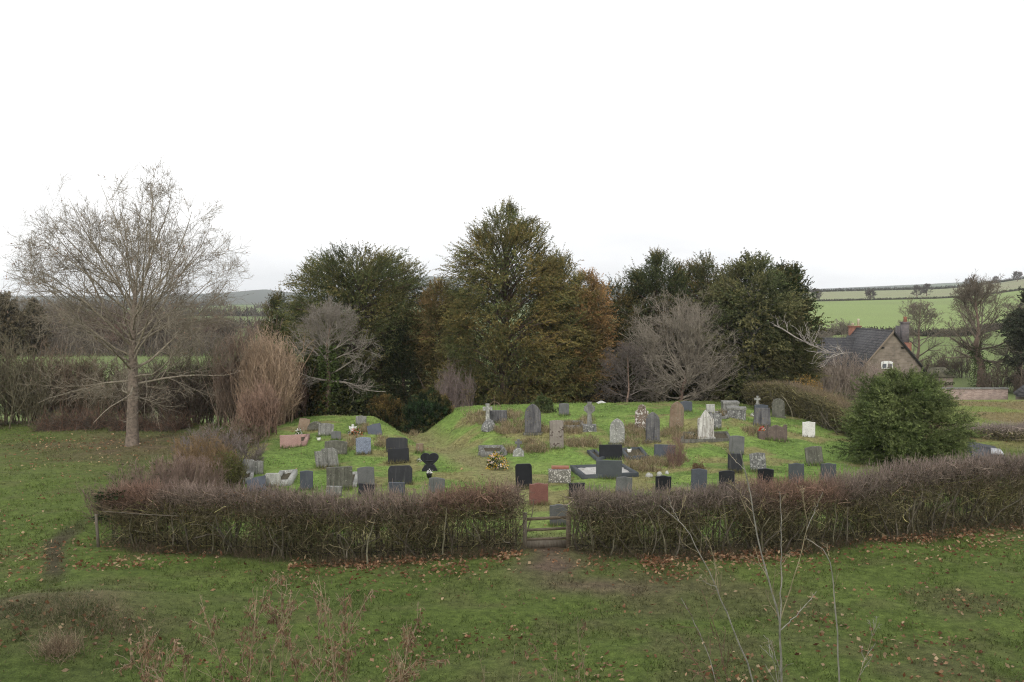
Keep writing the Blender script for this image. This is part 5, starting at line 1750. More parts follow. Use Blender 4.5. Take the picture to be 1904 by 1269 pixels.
# ------------------------------------------------------------------ right side: boundary hedge, big bush, thickets
ga, gb, gc = G(1448, 764), G(1520, 788), G(1600, 822)
hedge('hedge', 'untrimmed olive-brown hedge bounding the graveyard on the right', [(ga[0] - 1.0, ga[1] + 2.2), (ga[0], ga[1] + .6), (gb[0] + .4, gb[1] + .3), (gc[0] + .6, gc[1])], [1.3, 1.6, 1.6, 1.45, 1.3, 1.15], 1.3, 1500,
      low=(.115, .10, .055), high=(.13, .115, .055), tipc=(.2, .15, .09), gaps=False, shoots=260, tr=.007,
      leafy=[('foliage', 6500, 0, 18, .05, 1.0, (.085, .085, .03), .075)])
g = on(1497, 55)
shrub('shrub', 'yellow-orange leaved shrub rising out of the right-hand boundary hedge', g, 1.2, CAMZ + (HZ - 692) / F * 55 - g[2], stems=40, m=(10, 7), col=(.2, .14, .06), spread=.8, leaf=(1700, (.34, .2, .04), .08), ry=1.0)
b_ = on(1680, 37.5)
evergreen('green_bush', 'big bright green feathery bush at the right end of the graveyard', b_, [(0, 1.65), (.77, 1.9), (1.7, 1.65), (2.4, 1.2), (2.9, .8), (3.12, .38), (3.25, .12)], n=760, per=56, green=(.08, .112, .035), brown=(.17, .2, .075), bamt=.28, seed=20,
          leaf=(.088, .022), trunk=.12, droop=.08, rough=.55, fluff=.10, stick=1.3, cat='bush', bs=.6, plume=.42)
TR_ = 'leafless thickets near the house'
sh(1470, 60, 120, 612, 'tall thin grey-brown shrub between the holly and the house', stems=40, m=(9, 6), col=(.24, .195, .15), tip=(.29, .225, .185), spread=.7, fan=.35, group=TR_, ry=1.5)
sh(1555, 63, 160, 646, 'grey-brown thicket hiding the low roof of the house', stems=60, m=(11, 7), col=(.21, .175, .14), tip=(.27, .215, .18), spread=.85, fan=.3, group=TR_, ry=1.6)
sh(1640, 66, 160, 664, 'pinkish thicket below the gable window of the house', stems=60, m=(11, 7), col=(.22, .175, .145), tip=(.27, .21, .185), spread=.85, fan=.3, group=TR_, ry=1.6)
sh(1590, 52, 120, 712, 'green-flecked thicket behind the big bright green bush', stems=40, m=(10, 7), col=(.14, .12, .075), tip=(.17, .14, .10), spread=.85, fan=.3, group=TR_, ry=1.4, leaf=(1300, (.06, .075, .025), .07))
bl_ = np.array([((px_ - 952) / F * Y_, Y_) for px_, Y_ in ((1775, 46.5), (1840, 45.0), (1915, 43.8), (2010, 43.5))])
hedge('bramble_bank', 'low purple-grey bramble bank in the pasture behind the dark sheet roof', bl_, [.3, .55, .65, .7], 2.0, 1100, gaps=False, shoots=300, tr=.008,
      low=(.16, .135, .09), high=(.19, .155, .135), tipc=(.27, .22, .195), leafy=[('foliage', 1200, 0, 6, .1, .9, (.06, .075, .03), .06)])
# low shed roof of dark sheets
o = thing('shed', 'low shed roofed in dark sheets behind the right end of the front hedge', 'shed', at(1830, 846, 37))
q = [at(1795, 852, 36.6), at(1872, 853, 36.6), at(1850, 830, 39.2), at(1800, 820, 39.2)]
dn = np.array([0, 0, .04])
mb = MB(); mb.hexa(np.array([x - dn for x in q] + q)); mb.build('roof', M_TARP, o)
mb = MB()
lo = [np.array([x[0] * .998, x[1], float(H(x[0], x[1])) - .1]) for x in q]
mb.hexa(np.array(lo + [x - dn * 1.1 for x in q])); mb.build('wall', M_DKWOOD, o)
mb = MB()
mb.hexa(np.array([at(1843, 845, 36.9), at(1866, 847, 36.9), at(1860, 838, 37.8), at(1842, 836, 37.8)] + [at(1843, 841, 36.9), at(1866, 843, 36.9), at(1860, 835, 37.8), at(1842, 833, 37.8)]))
mb.build('ridge_sheet', M_METAL, o)

# ------------------------------------------------------------------ house
Yh = 85.0
hx_ = (1660 - 952) / F * Yh
zr_ = CAMZ + (HZ - 617) / F * Yh
ze_ = CAMZ + (HZ - 686) / F * Yh
hw = 2.62
zg = float(H(hx_, Yh + 4)) - .3
Ln = 9.4
o = thing('stone_house', 'small stone cottage with a steep dark tiled roof and two chimneys on the right', 'house', (hx_, Yh, zg))
mb = MB()
pr = [(-hw, zg), (hw, zg), (hw, ze_), (0, zr_ - .06), (-hw, ze_)]
fr = [(hx_ + x, Yh, z) for x, z in pr]; bk = [(hx_ + x, Yh + Ln, z) for x, z in pr]
mb.add(np.array(fr + bk), [(0, 1, 6, 5), (1, 2, 7, 6), (4, 0, 5, 9)], None)
mb.add(np.array(fr), [(0, 1, 2, 4)], [(4, 2, 3)])
mb.add(np.array(bk), [(1, 0, 4, 2)], [(2, 4, 3)])
mb.build('wall', M_RUBBLE, o)


def slope(a, b_, c_, d_, t=.12):
    """roof slab with its upper face on a, b, c, d"""
    a, b_, c_, d_ = map(np.array, (a, b_, c_, d_))
    nn_ = nrm(np.cross(b_ - a, d_ - a)); nn_ = nn_ if nn_[2] > 0 else -nn_
    mb = MB(); mb.hexa(np.array([x - nn_ * t for x in (a, b_, c_, d_)] + [a, b_, c_, d_]))
    return mb


k_ = (zr_ - ze_) / hw
ov = .28
slope((hx_ - hw - ov, Yh - .22, ze_ - ov * k_ + .14), (hx_ - .0, Yh - .22, zr_ + .12), (hx_, Yh + Ln + .1, zr_ + .12), (hx_ - hw - ov, Yh + Ln + .1, ze_ - ov * k_ + .14)).build('roof', M_TILE, o)
slope((hx_ + .002, Yh - .22, zr_ + .12), (hx_ + hw + ov, Yh - .22, ze_ - ov * k_ + .14), (hx_ + hw + ov, Yh + Ln + .1, ze_ - ov * k_ + .14), (hx_ + .002, Yh + Ln + .1, zr_ + .12)).build('roof', M_TILE, o)
for s_ in (-1, 1):
    mb = MB()
    A = np.array([hx_, Yh - .26, zr_ + .13]); B = np.array([hx_ + s_ * (hw + ov), Yh - .26, ze_ - ov * k_ + .15])
    e = np.array([0, .035, 0]); dn = np.array([0, 0, -.24])
    mb.hexa(np.array([A - e + dn, B - e + dn, B + e + dn, A + e + dn, A - e, B - e, B + e, A + e]))
    mb.build('bargeboard', M_DKWOOD if s_ > 0 else M_WOOD, o)
    for f_ in (.33, .93):
        mb = MB(); c0 = A + (B - A) * f_
        mb.box((c0[0] - s_ * .1, Yh - .1, c0[2] - .34), (.22, .2, .14)); mb.build('purlin_end', M_DKWOOD, o)
# gable window, white frame with arched head
wx, wz = (1650 - 952) / F * Yh, CAMZ + (HZ - 679) / F * Yh
fo = obj('window_frame', slab_mesh('window_frame', [(-.5, -.32), (.5, -.32), (.5, .25), (.25, .33), (-.25, .33), (-.5, .25)], .12, .01), M_WHITEP, o, (wx - hx_, -.03, wz - zg))
for x_ in (-.23, .23):
    obj('pane', slab_mesh('pane', [(-.17, -.26), (.17, -.26), (.17, .1), (-.17, .1)], .02, 0), M_GLASS, fo, (x_, -.062, 0))
# lower wing to the left with its own roof
zw = CAMZ + (HZ - 628) / F * 92
xw0, xw1 = (1508 - 952) / F * 92, hx_ - .8
slope((xw0, 92 - 3.1, zw - 2.3), (xw1, 92 - 3.1, zw - 2.3), (xw1, 92, zw), (xw0, 92, zw)).build('wing_roof', M_TILE, o)
slope((xw0, 92.003, zw), (xw1, 92.003, zw), (xw1, 95.1, zw - 2.3), (xw0, 95.1, zw - 2.3)).build('wing_roof', M_TILE, o)
mb = MB()
mb.box(((xw0 + xw1) / 2 + .1, 92, (zg + zw - 2.3) / 2), (xw1 - xw0 - .3, 5.6, zw - 2.3 - zg))
mb.build('wing_wall', M_RUBBLE, o)
# chimneys
x_ = (1580 - 952) / F * (Yh + Ln)
mb = MB(); zt = CAMZ + (HZ - 607) / F * (Yh + Ln)
mb.box((hx_ - .1, Yh + Ln - .25, zt - .75), (1.05, .55, 1.4)); mb.box((hx_ - .1, Yh + Ln - .25, zt + .0), (1.16, .67, .11))
ch_ = mb.build('chimney', M_REDBRICK, o)
zz_ = zt + .09
for dx_, r_, hh_, mt_ in ((.25, .11, .62, M_CREAM), (-.3, .13, .22, M_CREAM)):
    obj('chimney_pot', lathe('chimney_pot', [(r_, 0), (r_ * .85, hh_ * .8), (r_ * 1.05, hh_ * .85), (r_, hh_)]), mt_, ch_, (hx_ + dx_ - hx_, Ln - .25, zz_ - zg))
xs2 = (1683 - 952) / F * 88; zt = CAMZ + (HZ - 601) / F * 88; zb_ = CAMZ + (HZ - 637) / F * 88
mb = MB(); mb.box((xs2 - .03, 88, (zt + zb_) / 2), (.58, .58, zt - zb_)); mb.box((xs2 - .03, 88, zt + .05), (.7, .7, .11))
ch_ = mb.build('chimney', M_GREYBRICK, o)
mb = MB(); mb.box((xs2 + .12, 88.02, zb_ - .85), (.72, .66, 1.69)); mb.build('chimney_base', M_REDBRICK, o)
obj('chimney_pot', lathe('chimney_pot', [(.17, 0), (.14, .35), (.17, .4), (.15, .46)]), M_TERRA, ch_, (xs2 - hx_, 3.0, zt + .1 - zg))
mb = MB(); xs3 = (1673 - 952) / F * 90; zt3 = CAMZ + (HZ - 606) / F * 90
mb.box((xs3, 90.2, zt3 - 1.0), (.42, .5, 2.0)); ch_ = mb.build('chimney', M_GREYBRICK, o)

# garden wall, shed, fence, roof at the edge
xw, yw_ = (1805 - 952) / F * 75, 75.0
zt = CAMZ + (HZ - 724) / F * 75
ww = (1875 - 1735) / F * 75
o = thing('brick_wall', 'low pale brick garden wall with a coping, far right beyond the pasture', 'wall', (xw, yw_, zt - 1.7))
mb = MB(); mb.box((xw, yw_, zt - 1.0), (ww, .3, 2.0)); mb.build('wall', M_BRICK, o)
mb = MB(); mb.box((xw, yw_, zt + .05), (ww + .1, .4, .09)); mb.build('coping', ST['grey'], o)
mb = MB(); mb.box((xw - ww / 2 - .02, yw_ + 2.0, zt - 1.0), (.3, 3.6, 2.02)); mb.build('return_wall', M_BRICK, o)

xg, yg_ = (1755 - 952) / F * 84, 84.0
zt = CAMZ + (HZ - 685) / F * 84; zl = CAMZ + (HZ - 702) / F * 84; z0 = float(H(xg, yg_)) - .2
o = thing('stone_outhouse', 'small ivy-grown stone outhouse with a hipped mossy roof, right of the cottage', 'outhouse', (xg, yg_, z0))
mb = MB(); mb.box((xg, yg_ + .9, (z0 + zl) / 2), (1.75, 1.8, zl - z0)); mb.build('wall', M_RUBBLE, o)
mb = MB()
e_ = 1.08
mb.hexa(np.array([(xg - e_, yg_ - .2, zl), (xg + e_, yg_ - .2, zl), (xg + e_, yg_ + 2, zl), (xg - e_, yg_ + 2, zl), (xg - .55, yg_ + .85, zt), (xg + .55, yg_ + .85, zt), (xg + .55, yg_ + .95, zt), (xg - .55, yg_ + .95, zt)]))
mb.build('roof', simple_mat('mossy_tiles', (.08, .075, .05), .95, .5, 3.0), o)
mb = MB(); n_ = 1500
P = np.stack([xg + rng.uniform(-.95, .95, n_), yg_ + rng.uniform(-.3, .1, n_), rng.uniform(z0 + .3, zt - .1, n_)], 1)
P = P[vnoise(P[:, 0], P[:, 2], .45, 3) > .5]
mb.leaves(P, rng.normal(0, 1, P.shape), .12, .1, np.array([.07, .08, .035]) * rng.uniform(.5, 1.5, (len(P), 1))); mb.build('ivy', M_LEAF, o)

o = thing('rail_fence', 'dark post and rail fence in front of the green paddock, far right', 'fence', on(1770, 82))
zf_ = None
fx = np.linspace((1715 - 952) / F * 82, (1830 - 952) / F * 82, 7)
for x_ in fx:
    post_mb(x_, 82, 1.05, .05, .05).build('post', M_DKWOOD, o)
for hh_ in (.45, .9):
    mb = MB(); mb.strands(np.stack([fx, np.full(7, 81.93), H(fx, np.full(7, 82.0)) + hh_], 1)[None], np.full((1, 7), .045), 4, (.05, .05, .05)); mb.build('rail', M_DKWOOD, o)

xr, yr = (1910 - 952) / F * 70, 70.0
zt = CAMZ + (HZ - 712) / F * 70
o = thing('dark_roofed_barn', 'dark low roof cut off by the right edge beyond the pasture', 'barn', (xr, yr, zt - 2.2))
mb = MB(); mb.hexa(np.array([(xr - .6, yr, zt - 1.0), (xr + 4, yr, zt - 1.0), (xr + 4, yr + 3, zt - 1.0), (xr + .6, yr + 3, zt - 1.0), (xr + 1.0, yr + 1.4, zt), (xr + 4, yr + 1.4, zt), (xr + 4, yr + 1.6, zt), (xr + 1.0, yr + 1.6, zt)])); mb.build('roof', M_TILE, o)
mb = MB(); mb.box((xr + 2.2, yr + 1.3, zt - 1.75), (3.4, 2.2, 1.48)); mb.build('wall', M_RUBBLE, o)

# trees round the house
RT = 'leafless trees around the house'
bare_tree('leafless_tree', 'big leafless tree with an ivy-clad trunk, right of the cottage', on(1826, 95), 11.2, 4.3, .38, 3.4, n1=34, m=(8, 7, 5), zc=.5, col=(.15, .125, .095), twig_r=.013, steep=1.25, ivy=(1800, 4.2, .95), group=RT)
bare_tree('leafless_tree', 'leafless tree behind the tall chimney stack of the cottage', on(1704, 112), 8.6, 3.7, .22, 1.8, n1=30, m=(7, 7, 5), zc=.5, col=(.16, .135, .105), twig_r=.012, group=RT)
bare_tree('leafless_tree', 'faint leafless tree left of the red brick chimney', on(1562, 118), 6.0, 3.1, .15, 1.2, n1=24, m=(7, 6, 5), zc=.5, col=(.18, .155, .125), twig_r=.012, group=RT)
bare_tree('leafless_tree', 'pale leafless tree nearest the holly, left of the cottage roof', on(1520, 124), 5.6, 2.5, .13, 1.0, n1=22, m=(7, 6, 5), zc=.5, col=(.18, .155, .13), twig_r=.012, group=RT)
bare_tree('leafless_tree', 'leafless tree at the right edge of the picture beside the dark conifer', on(1898, 99), 8.8, 3.6, .25, 2.5, n1=28, m=(7, 6, 5), zc=.5, col=(.14, .115, .095), twig_r=.013, group=RT)
eg('conifer', 1938, 88, [(720, 40), (660, 58), (600, 60), (560, 44), (538, 14)], 'dark conifer cut off by the right edge, behind the barn roof', n=300, per=40, bamt=.15, seed=40, green=(.04, .048, .028), brown=(.09, .075, .05), leaf=(.22, .06), rough=.4)
for (px, Yd, wp, tp, lab) in [(1740, 103, 70, 655, 'brown thicket behind the cottage, left one beyond the paddock'), (1790, 106, 80, 645, 'brown thicket behind the paddock, between cottage and ivy-clad tree'),
                              (1868, 90, 90, 665, 'dark brown thicket right of the ivy-clad tree trunk'), (1925, 86, 80, 670, 'dark brown thicket at the right edge above the barn roof'), (1640, 120, 120, 652, 'grey-green thicket seen over the cottage ridge')]:
    sh(px, Yd, wp, tp, lab, stems=50, m=(10, 6), col=(.11, .085, .065), tip=(.14, .105, .085), spread=.9, fan=.25, ry=1.6, twig_r=.013, stem_r=.03, group='thickets beyond the paddock')

# ------------------------------------------------------------------ hill: field hedges and trees
HT = 'leafless trees on the far hill'
for (px, py, wp, hp, lab) in [(1497, 560, 22, 22, 'grey rounded tree on the hill, next to the top of the holly'), (1517, 560, 24, 25, 'grey rounded tree on the hill, right one of the touching pair by the holly'),
                              (1618, 558, 25, 20, 'single small rounded tree alone in the middle of the upper hill field'),
                              (1704, 552, 26, 22, 'left tree of the dark pair on the upper hill field'), (1722, 551, 28, 24, 'right tree of the dark pair on the upper hill field'),
                              (1800, 526, 22, 18, 'bushy tree on the hill crest above the big ivy-clad tree'), (1890, 524, 26, 20, 'bushy tree on the hill crest at the right edge'), (1850, 524, 16, 14, 'smallest bushy tree on the hill crest, between two larger ones')]:
    Yd = float(np.clip(G(px, py)[1], 300, 640))
    ppm_ = F / Yd
    bare_tree('hill_tree', lab, on(px, Yd), hp / ppm_, wp / 2 / ppm_, .25, hp / ppm_ * .2, n1=26, m=(7, 6, 3), zc=.55, col=(.10, .085, .075), twig_r=.055, group=HT)


def field_hedge(label, pts, hgt, nn):
    pts = np.asarray(pts, float)
    t = rng.uniform(0, 1, nn)
    s_ = np.linspace(0, 1, len(pts))
    x_ = np.interp(t, s_, pts[:, 0]); y_ = np.interp(t, s_, pts[:, 1]) + rng.normal(0, .6, nn)
    S = np.stack([x_, y_, H(x_, y_)], 1)
    P, R = grow(S, np.stack([rng.normal(0, .5, nn), rng.normal(0, .5, nn), np.ones(nn)], 1), hgt * rng.uniform(.5, 1.15, nn), np.full(nn, .11), 3, .3, 0, .6)
    mb = MB(); mb.strands(P, R, 3, shade((.055, .05, .035), nn, .35))
    o = mb.build('field_hedge', M_TWIG, None, tuple(S[0])); tag(o, label, 'hedge', 'hedges between the hill fields')


bx_ = lambda u_: 452 + 40 * (u_ - .35)
us = np.linspace(.25, .53, 12)
field_hedge('dark hedge line between the bright lower field and the duller upper field', [(u_ * bx_(u_), bx_(u_)) for u_ in us], 1.1, 3000)
field_hedge('dark hedge line along the crest of the hill', [(u_ * 652, 652) for u_ in np.linspace(.24, .56, 12)], 2.2, 3600)
sx = np.linspace(.27, .52, 10)
field_hedge('hedge at the foot of the bright hill field, behind the cottage chimneys', [(u_ * 178, 178 + 6 * math.sin(u_ * 40)) for u_ in sx], 1.4, 2600)

# ------------------------------------------------------------------ far left: wood, conifers, field hedges
mb = MB()
nt_ = 95
for k_ in range(nt_):
    px = rng.uniform(-330, 540); Yd = rng.uniform(150, 205)
    if 420 < px and rng.uniform() < .7:
        continue
    b_ = on(px, Yd)
    hgt_ = rng.uniform(5.0, 8.3) * (0.72 if px > 330 else 1.0)
    n_ = 46
    a = rng.uniform(0, 2 * PI, n_); el = rng.uniform(.25, 1.3, n_)
    S = b_ + np.stack([np.zeros(n_), np.zeros(n_), rng.uniform(.2, .55, n_) * hgt_], 1)
    P, R = grow(S, np.stack([np.cos(a) * np.cos(el), np.sin(a) * np.cos(el), np.sin(el)], 1), rng.uniform(.35, .6, n_) * hgt_, np.full(n_, .07), 4, .15, .04, .4)
    cl = np.array([(.12, .085, .065), (.13, .10, .075), (.10, .08, .065), (.14, .09, .07)])[rng.integers(0, 4)]
    mb.strands(P, R, 3, cl)
    S, D, L, r = kids(P, R, 7, .1, 1, .6, .5, .6)
    P2, R2 = grow(S, D, L, np.full(len(L), .032), 3, .2, .03, .6)
    mb.strands(P2, R2, 3, shade(cl * 1.1, len(L), .25))
    mb.strands(np.array([[b_ - (0, 0, .2), b_ + (0, 0, hgt_ * .35), b_ + (0, 0, hgt_ * .8)]]), np.array([[.16, .12, .04]]), 5, cl)
# scrub at the wood's foot
n_ = 9000
px_ = rng.uniform(-350, 430, n_); Yd = rng.uniform(146, 200, n_)
x_ = (px_ - 952) / F * Yd
P, R = grow(np.stack([x_, Yd, H(x_, Yd)], 1), np.stack([rng.normal(0, .5, n_), rng.normal(0, .5, n_), np.ones(n_)], 1), rng.uniform(1.5, 4.5, n_), np.full(n_, .05), 3, .25, 0, .5)
mb.strands(P, R, 3, shade((.10, .08, .06), n_, .35))
o = mb.build('far_wood', M_TWIG); kind(o, 'stuff'); o['label'] = 'brown leafless wood beyond the left-hand field'
CG = 'dark conifers at the far left'
for k_, (px, Yd, pr_, lab) in enumerate([(14, 100, [(655, 26), (610, 24), (575, 14), (552, 3)], 'dark pointed conifer at the left edge beyond the hedgerow'),
                                        (62, 108, [(650, 20), (605, 18), (575, 9), (560, 2)], 'smaller dark conifer second from the left edge'),
                                        (-50, 96, [(660, 36), (600, 32), (560, 16), (540, 2)], 'dark conifer just beyond the left edge')]):
    if px < -20:
        continue
    eg('conifer', px, Yd, pr_, lab, n=220, per=34, bamt=.3, seed=50 + k_, green=(.095, .082, .05), brown=(.16, .12, .08), leaf=(.24, .06), group=CG, trunk=.12, rough=.4)
# far hedgerows and spinneys between the fields, seen as one broken mass
mb = MB()
for (y0, x0, x1, hgt_, nn) in [(330, -160, -30, 3.5, 1500), (520, -300, -60, 5, 1800), (800, -450, -80, 6, 2000), (1200, -700, -80, 8, 2200)]:
    x_ = rng.uniform(x0, x1, nn); y_ = y0 + 30 * np.sin(x_ / 60) + rng.normal(0, 2.5, nn)
    ok = vnoise(x_, y_, y0 * .06, 4) > .3
    x_, y_ = x_[ok], y_[ok]; k2 = len(x_)
    P, R = grow(np.stack([x_, y_, H(x_, y_)], 1), np.stack([rng.normal(0, .4, k2), rng.normal(0, .4, k2), np.ones(k2)], 1), hgt_ * rng.uniform(.4, 1.2, k2), np.full(k2, y0 * .0005), 3, .3, 0, .6)
    mb.strands(P, R, 3, shade((.09, .075, .055), k2, .3))
o = mb.build('far_hedgerows', M_TWIG); kind(o, 'stuff'); o['label'] = 'distant hedgerows and spinneys between fields on the left'

# ------------------------------------------------------------------ rough hump in the left foreground
hp = [(-9.6, 18.2), (-8.6, 18.9), (-7.7, 18.5), (-8.1, 17.6), (-9.0, 17.7)]
g = G(112, 1215)
o = tussock('dry_tussock', '', np.array([g]), 420, .42, [(.40, .31, .21), (.34, .25, .17), (.26, .18, .12), (.44, .35, .24)], .009, lean=.45, mat=M_TWIG, spread=.16)
tag(o, 'pale dead grass tussock standing on the hump in the left foreground', 'grass tussock')
for (px0, px1, py0, py1, lab, cols_) in [(150, 185, 1130, 1165, 'dull brown grass tussock on top of the left foreground hump', [(.30, .25, .16), (.13, .14, .06), (.34, .27, .17), (.1, .12, .045)]),
                                        (190, 235, 1160, 1180, 'reddish dead bramble patch at the right end of the left foreground hump', [(.28, .21, .14), (.2, .16, .10), (.12, .13, .055)]),
                                        (55, 85, 1130, 1150, 'dark green rough tuft at the left end of the foreground hump', [(.10, .13, .05), (.26, .22, .13), (.08, .10, .04)])]:
    o = tussock('dry_tussock', '', tuft_points(px0, px1, py0, py1, 6), 90, .22, cols_, .009, lean=.65, mat=M_TWIG, spread=.38)
    tag(o, lab, 'grass tussock', 'rough tussocks on the foreground hump')
# rough growth along the hedge foot
xs_ = np.concatenate([rng.uniform(-10.2, 0, 90), rng.uniform(1.6, 16, 130)])
pts = np.stack([xs_, hedge_y(xs_) - rng.uniform(.35, .85, len(xs_)), 0 * xs_], 1)
o = tussock('hedge_foot_growth', '', pts, 46, .26, [(.16, .12, .08), (.09, .095, .035), (.13, .085, .06), (.2, .15, .10), (.06, .075, .025)], .007, lean=.5, mat=M_TWIG, spread=.16)
kind(o, 'stuff'); o['label'] = 'dead stalks and rough grass along the foot of the front hedges'


# ------------------------------------------------------------------ saplings in front of the camera
def sapling(name, label, stems, Yd, cols, leaf=None, twigs=5, group=None, cat='sapling'):
    """stems: list of (photo polyline, thick, thin); the first point is carried down to the ground"""
    p0 = at(*stems[0][0][0], Yd)
    b_ = np.array([p0[0], Yd, float(H(p0[0], Yd))])
    o = thing(name, label, cat, b_, group)
    mbT = MB(); twP = []; twR = []
    for si, (pl, r0, r1) in enumerate(stems):
        yo = Yd + (rng.normal(0, .12) if si else 0)
        q = []
        for k_, (a_, c_) in enumerate(pl):
            q.append(at(a_, c_, yo + (.06 * k_ if si else .02 * k_)))
        q = np.array(q)
        if pl[0][1] > 1262:
            foot = b_ + np.array([rng.normal(0, .12), rng.normal(0, .08), -.1])
            q = np.concatenate([[foot, foot * .55 + q[0] * .45 + (0, .02, 0)], q])
        # resample smoothly
        t = np.linspace(0, 1, len(q)); tt = np.linspace(0, 1, 18)
        q = np.stack([np.interp(tt, t, q[:, i]) for i in range(3)], 1)
        q[1:-1] = (q[:-2] + 2 * q[1:-1] + q[2:]) / 4
        q[2:-1] += rng.normal(0, .0035, (15, 3))
        R = np.linspace(r0 * .85, r1 * 1.3, 18) * (1 + .12 * np.sin(np.arange(18) * 2.6))
        mbT.strands(q[None], R[None], 6, np.asarray(cols[si % len(cols)]) * rng.uniform(.85, 1.15))
        twP.append(q[4:][::2]); twR.append(R[4:][::2])
    mbT.build('stem_clump', M_BARK, o, smooth=True)
    P = np.array(twP); R = np.array(twR)
    mb = MB()
    S, D, L, r = kids(P, R, twigs, .25, 1, .6, .17, .6)
    P2, R2 = grow(S, D, np.clip(L, .06, .4), np.maximum(r, .0024), 5, .16, .05, .5)
    mb.strands(P2, np.maximum(R2, .0019), 4, shade(np.asarray(cols[-1]), len(L), .2))
    S, D, L, r = kids(P2, R2, 2, .3, 1, .6, .4, .7)
    P3, R3 = grow(S, D, L, np.maximum(r, .0013), 3, .2, .05, .6)
    mb.strands(P3, np.maximum(R3, .0017), 3, shade(np.asarray(cols[-1]), len(L), .2))
    mb.build('twig_spray', M_TWIG, o)
    if leaf:
        n_, lc, sz = leaf
        A = P2.reshape(-1, 3); i = rng.integers(0, len(A), n_ // 4)
        i = np.repeat(i, 4)
        mb = MB()
        mb.leaves(A[i] + rng.normal(0, .012, (len(i), 3)), rng.normal(0, .5, (len(i), 3)) + (0, 0, -1.0), sz * rng.uniform(.6, 1.3, len(i)), sz * .32, np.asarray(lc) * rng.uniform(.6, 1.3, (len(i), 1)))
        mb.build('foliage', M_LEAF, o)
    return o


GREY = (.40, .37, .335); RED = (.24, .15, .11); OLV = (.36, .30, .19)
SG = 'young saplings in the foreground'
sapling('sapling', 'tallest pale-barked sapling with a long curved leader, right of the gate', [
    ([(1455, 1285), (1452, 1220), (1451, 1160), (1440, 1120), (1425, 1065), (1408, 1000), (1397, 930), (1388, 880), (1376, 838)], .013, .003),
    ([(1451, 1165), (1452, 1100), (1453, 1040), (1453, 970), (1450, 915)], .007, .002),
    ([(1452, 1150), (1470, 1090), (1488, 1035), (1502, 980), (1494, 930), (1487, 902)], .006, .0018),
    ([(1500, 985), (1515, 950), (1530, 915)], .003, .001), ([(1452, 1172), (1480, 1145), (1503, 1120), (1518, 1100)], .005, .0015),
    ([(1399, 940), (1380, 920), (1355, 895)], .003, .001), ([(1386, 875), (1368, 858), (1350, 838)], .003, .001),
    ([(1452, 1250), (1440, 1215), (1432, 1190)], .004, .0015)], 8.6, [GREY, GREY, OLV], twigs=8, group=SG)
sapling('sapling', 'pale sapling forking halfway, leaning left of the tallest one', [
    ([(1412, 1285), (1390, 1230), (1365, 1175), (1345, 1125), (1330, 1085), (1305, 1040), (1290, 1003), (1265, 968), (1226, 940)], .010, .002),
    ([(1330, 1088), (1331, 1050), (1322, 1020), (1313, 995)], .005, .0016), ([(1262, 968), (1250, 945), (1240, 915)], .0028, .001), ([(1262, 968), (1268, 945), (1277, 922)], .0025, .001),
    ([(1332, 1092), (1315, 1085), (1300, 1072)], .003, .001)], 8.9, [GREY, OLV], twigs=8, group=SG)
sapling('sapling', 'upright pale sapling with a bent tip, right of the tallest one', [
    ([(1560, 1285), (1557, 1200), (1553, 1120), (1549, 1070), (1541, 1032), (1522, 1015), (1500, 1002)], .009, .002),
    ([(1542, 1035), (1538, 1020), (1530, 1008)], .003, .001)], 8.4, [GREY, OLV], twigs=2, group=SG)
sapling('sapling', 'thin short red-barked sapling left of the tallest one', [
    ([(1357, 1285), (1345, 1235), (1332, 1180), (1318, 1130), (1305, 1098)], .006, .0015), ([(1335, 1285), (1325, 1240), (1305, 1190), (1284, 1140), (1266, 1112)], .007, .0016),
    ([(1318, 1285), (1300, 1240), (1282, 1215), (1262, 1180)], .005, .0012)], 8.2, [RED, GREY, RED], twigs=8, group=SG)
sapling('sapling', 'short slanting sapling at the right of the foreground saplings', [
    ([(1588, 1285), (1600, 1250), (1612, 1215), (1622, 1180), (1627, 1160)], .006, .0014), ([(1450, 1290), (1442, 1240), (1433, 1215)], .004, .0012)], 8.3, [OLV, GREY], twigs=8, group=SG)
TAN = (.50, .38, .27); TAN2 = (.44, .33, .235)
HZG = 'leafless hazel shoots in the foreground'
LV = (.38, .25, .165)
sapling('hazel_shoots', 'clump of leafless hazel shoots with withered leaves, left of centre', [
    ([(628, 1285), (622, 1230), (612, 1180), (602, 1120), (592, 1070)], .007, .0018), ([(565, 1290), (612, 1230), (642, 1190), (662, 1150), (692, 1095)], .008, .0018),
    ([(640, 1290), (641, 1230), (642, 1160), (641, 1098)], .006, .0015), ([(600, 1290), (592, 1220), (594, 1150), (598, 1100)], .005, .0014), ([(740, 1285), (752, 1240), (758, 1200), (756, 1155)], .006, .0014),
    ([(752, 1290), (745, 1240), (765, 1190), (782, 1140)], .005, .0014), ([(700, 1290), (730, 1265), (790, 1225), (858, 1212)], .006, .0014)], 8.7, [TAN, TAN2, RED, TAN], leaf=(800, LV, .055), twigs=15, group=HZG)
sapling('hazel_shoots', 'clump of taller leafless hazel shoots with few leaves, left of the leafier clump', [
    ([(462, 1285), (466, 1220), (475, 1150), (478, 1092)], .007, .0016), ([(455, 1290), (465, 1215), (475, 1165), (492, 1110), (517, 1068)], .007, .0015), ([(525, 1290), (527, 1200), (525, 1130), (521, 1070)], .006, .0015),
    ([(500, 1290), (505, 1210), (530, 1150), (552, 1130)], .005, .0014), ([(420, 1290), (408, 1220), (385, 1150), (370, 1120)], .005, .0012), ([(560, 1285), (540, 1200), (512, 1150), (495, 1120)], .005, .0012)], 9.0, [TAN, RED, TAN2, TAN], leaf=(700, LV, .055), twigs=15, group=HZG)
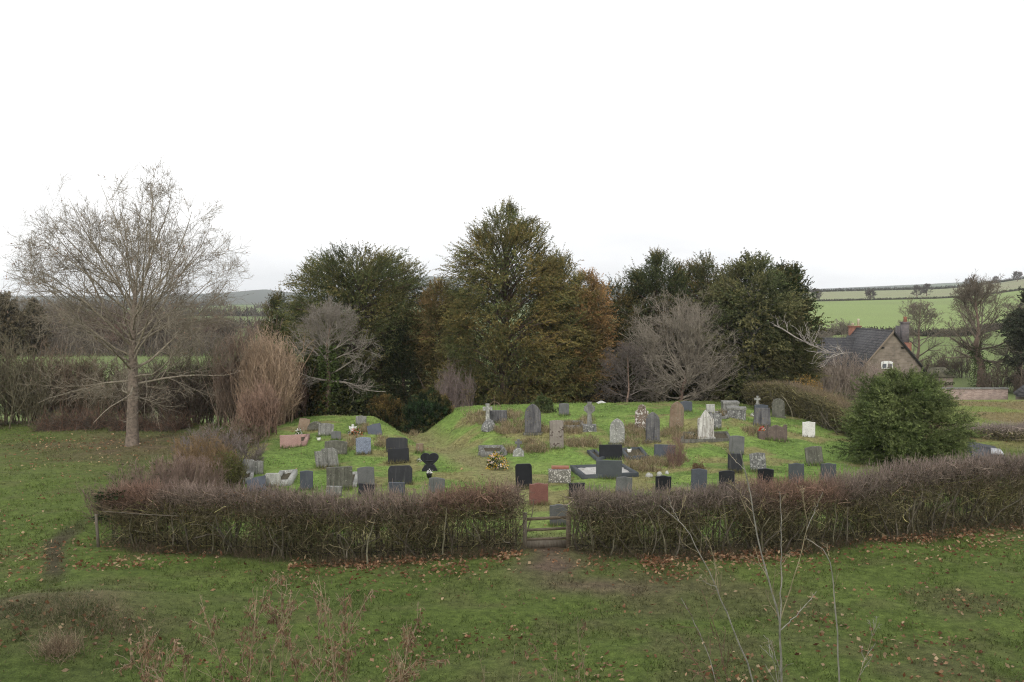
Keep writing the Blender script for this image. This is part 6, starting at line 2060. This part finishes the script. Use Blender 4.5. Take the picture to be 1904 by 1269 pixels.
sapling('hazel_shoots', 'low tangle of leafless hazel shoots furthest left in the foreground', [
    ([(300, 1285), (285, 1240), (272, 1195), (266, 1182)], .006, .0014), ([(290, 1290), (305, 1240), (322, 1215), (335, 1203)], .005, .0014), ([(330, 1290), (290, 1260), (255, 1240), (232, 1225)], .005, .0012), ([(350, 1290), (340, 1250), (345, 1210)], .004, .0012), ([(275, 1285), (262, 1240), (278, 1205), (298, 1168)], .005, .0012)],
    9.1, [TAN2, TAN], leaf=(460, LV, .055), twigs=14, group=HZG)
sapling('hazel_shoots', 'sparse thin shoots rising at the bottom edge, left of the tallest sapling', [
    ([(1075, 1285), (1078, 1230), (1076, 1195), (1074, 1160)], .004, .001), ([(1090, 1290), (1086, 1240), (1078, 1190), (1072, 1145)], .004, .001), ([(1034, 1285), (1036, 1240), (1034, 1160)], .003, .001), ([(950, 1285), (955, 1240), (957, 1200)], .003, .001), ([(905, 1288), (898, 1250), (890, 1210)], .003, .001), ([(1040, 1290), (1010, 1240), (990, 1205)], .004, .001)],
    9.2, [TAN2, OLV], leaf=(60, LV, .05), twigs=4, group=HZG)

# ------------------------------------------------------------------ haze
hx0, hx1, hy0, hy1 = gx[0] - 60, gx[-1] + 60, gy[0] - 60, gy[-1] + 60
mb = MB()
mb.box(((hx0 + hx1) / 2, (hy0 + hy1) / 2, (float(GZ.min()) - 1 + float(GZ.max()) + 14) / 2), (hx1 - hx0, hy1 - hy0, float(GZ.max()) + 15 - float(GZ.min())))
m = bpy.data.materials.new('haze_air'); m.use_nodes = True
n = m.node_tree; n.nodes.clear()
oo = n.nodes.new('ShaderNodeOutputMaterial'); pv_ = n.nodes.new('ShaderNodeVolumePrincipled')
pv_.inputs['Color'].default_value = (.92, .965, 1, 1)
pv_.inputs['Density'].default_value = 1.6e-4
pv_.inputs['Anisotropy'].default_value = 0.0
n.links.new(pv_.outputs[0], oo.inputs['Volume'])
o = mb.build('haze', m); kind(o, 'stuff'); o['label'] = 'thin pale air that fades the far ridge'
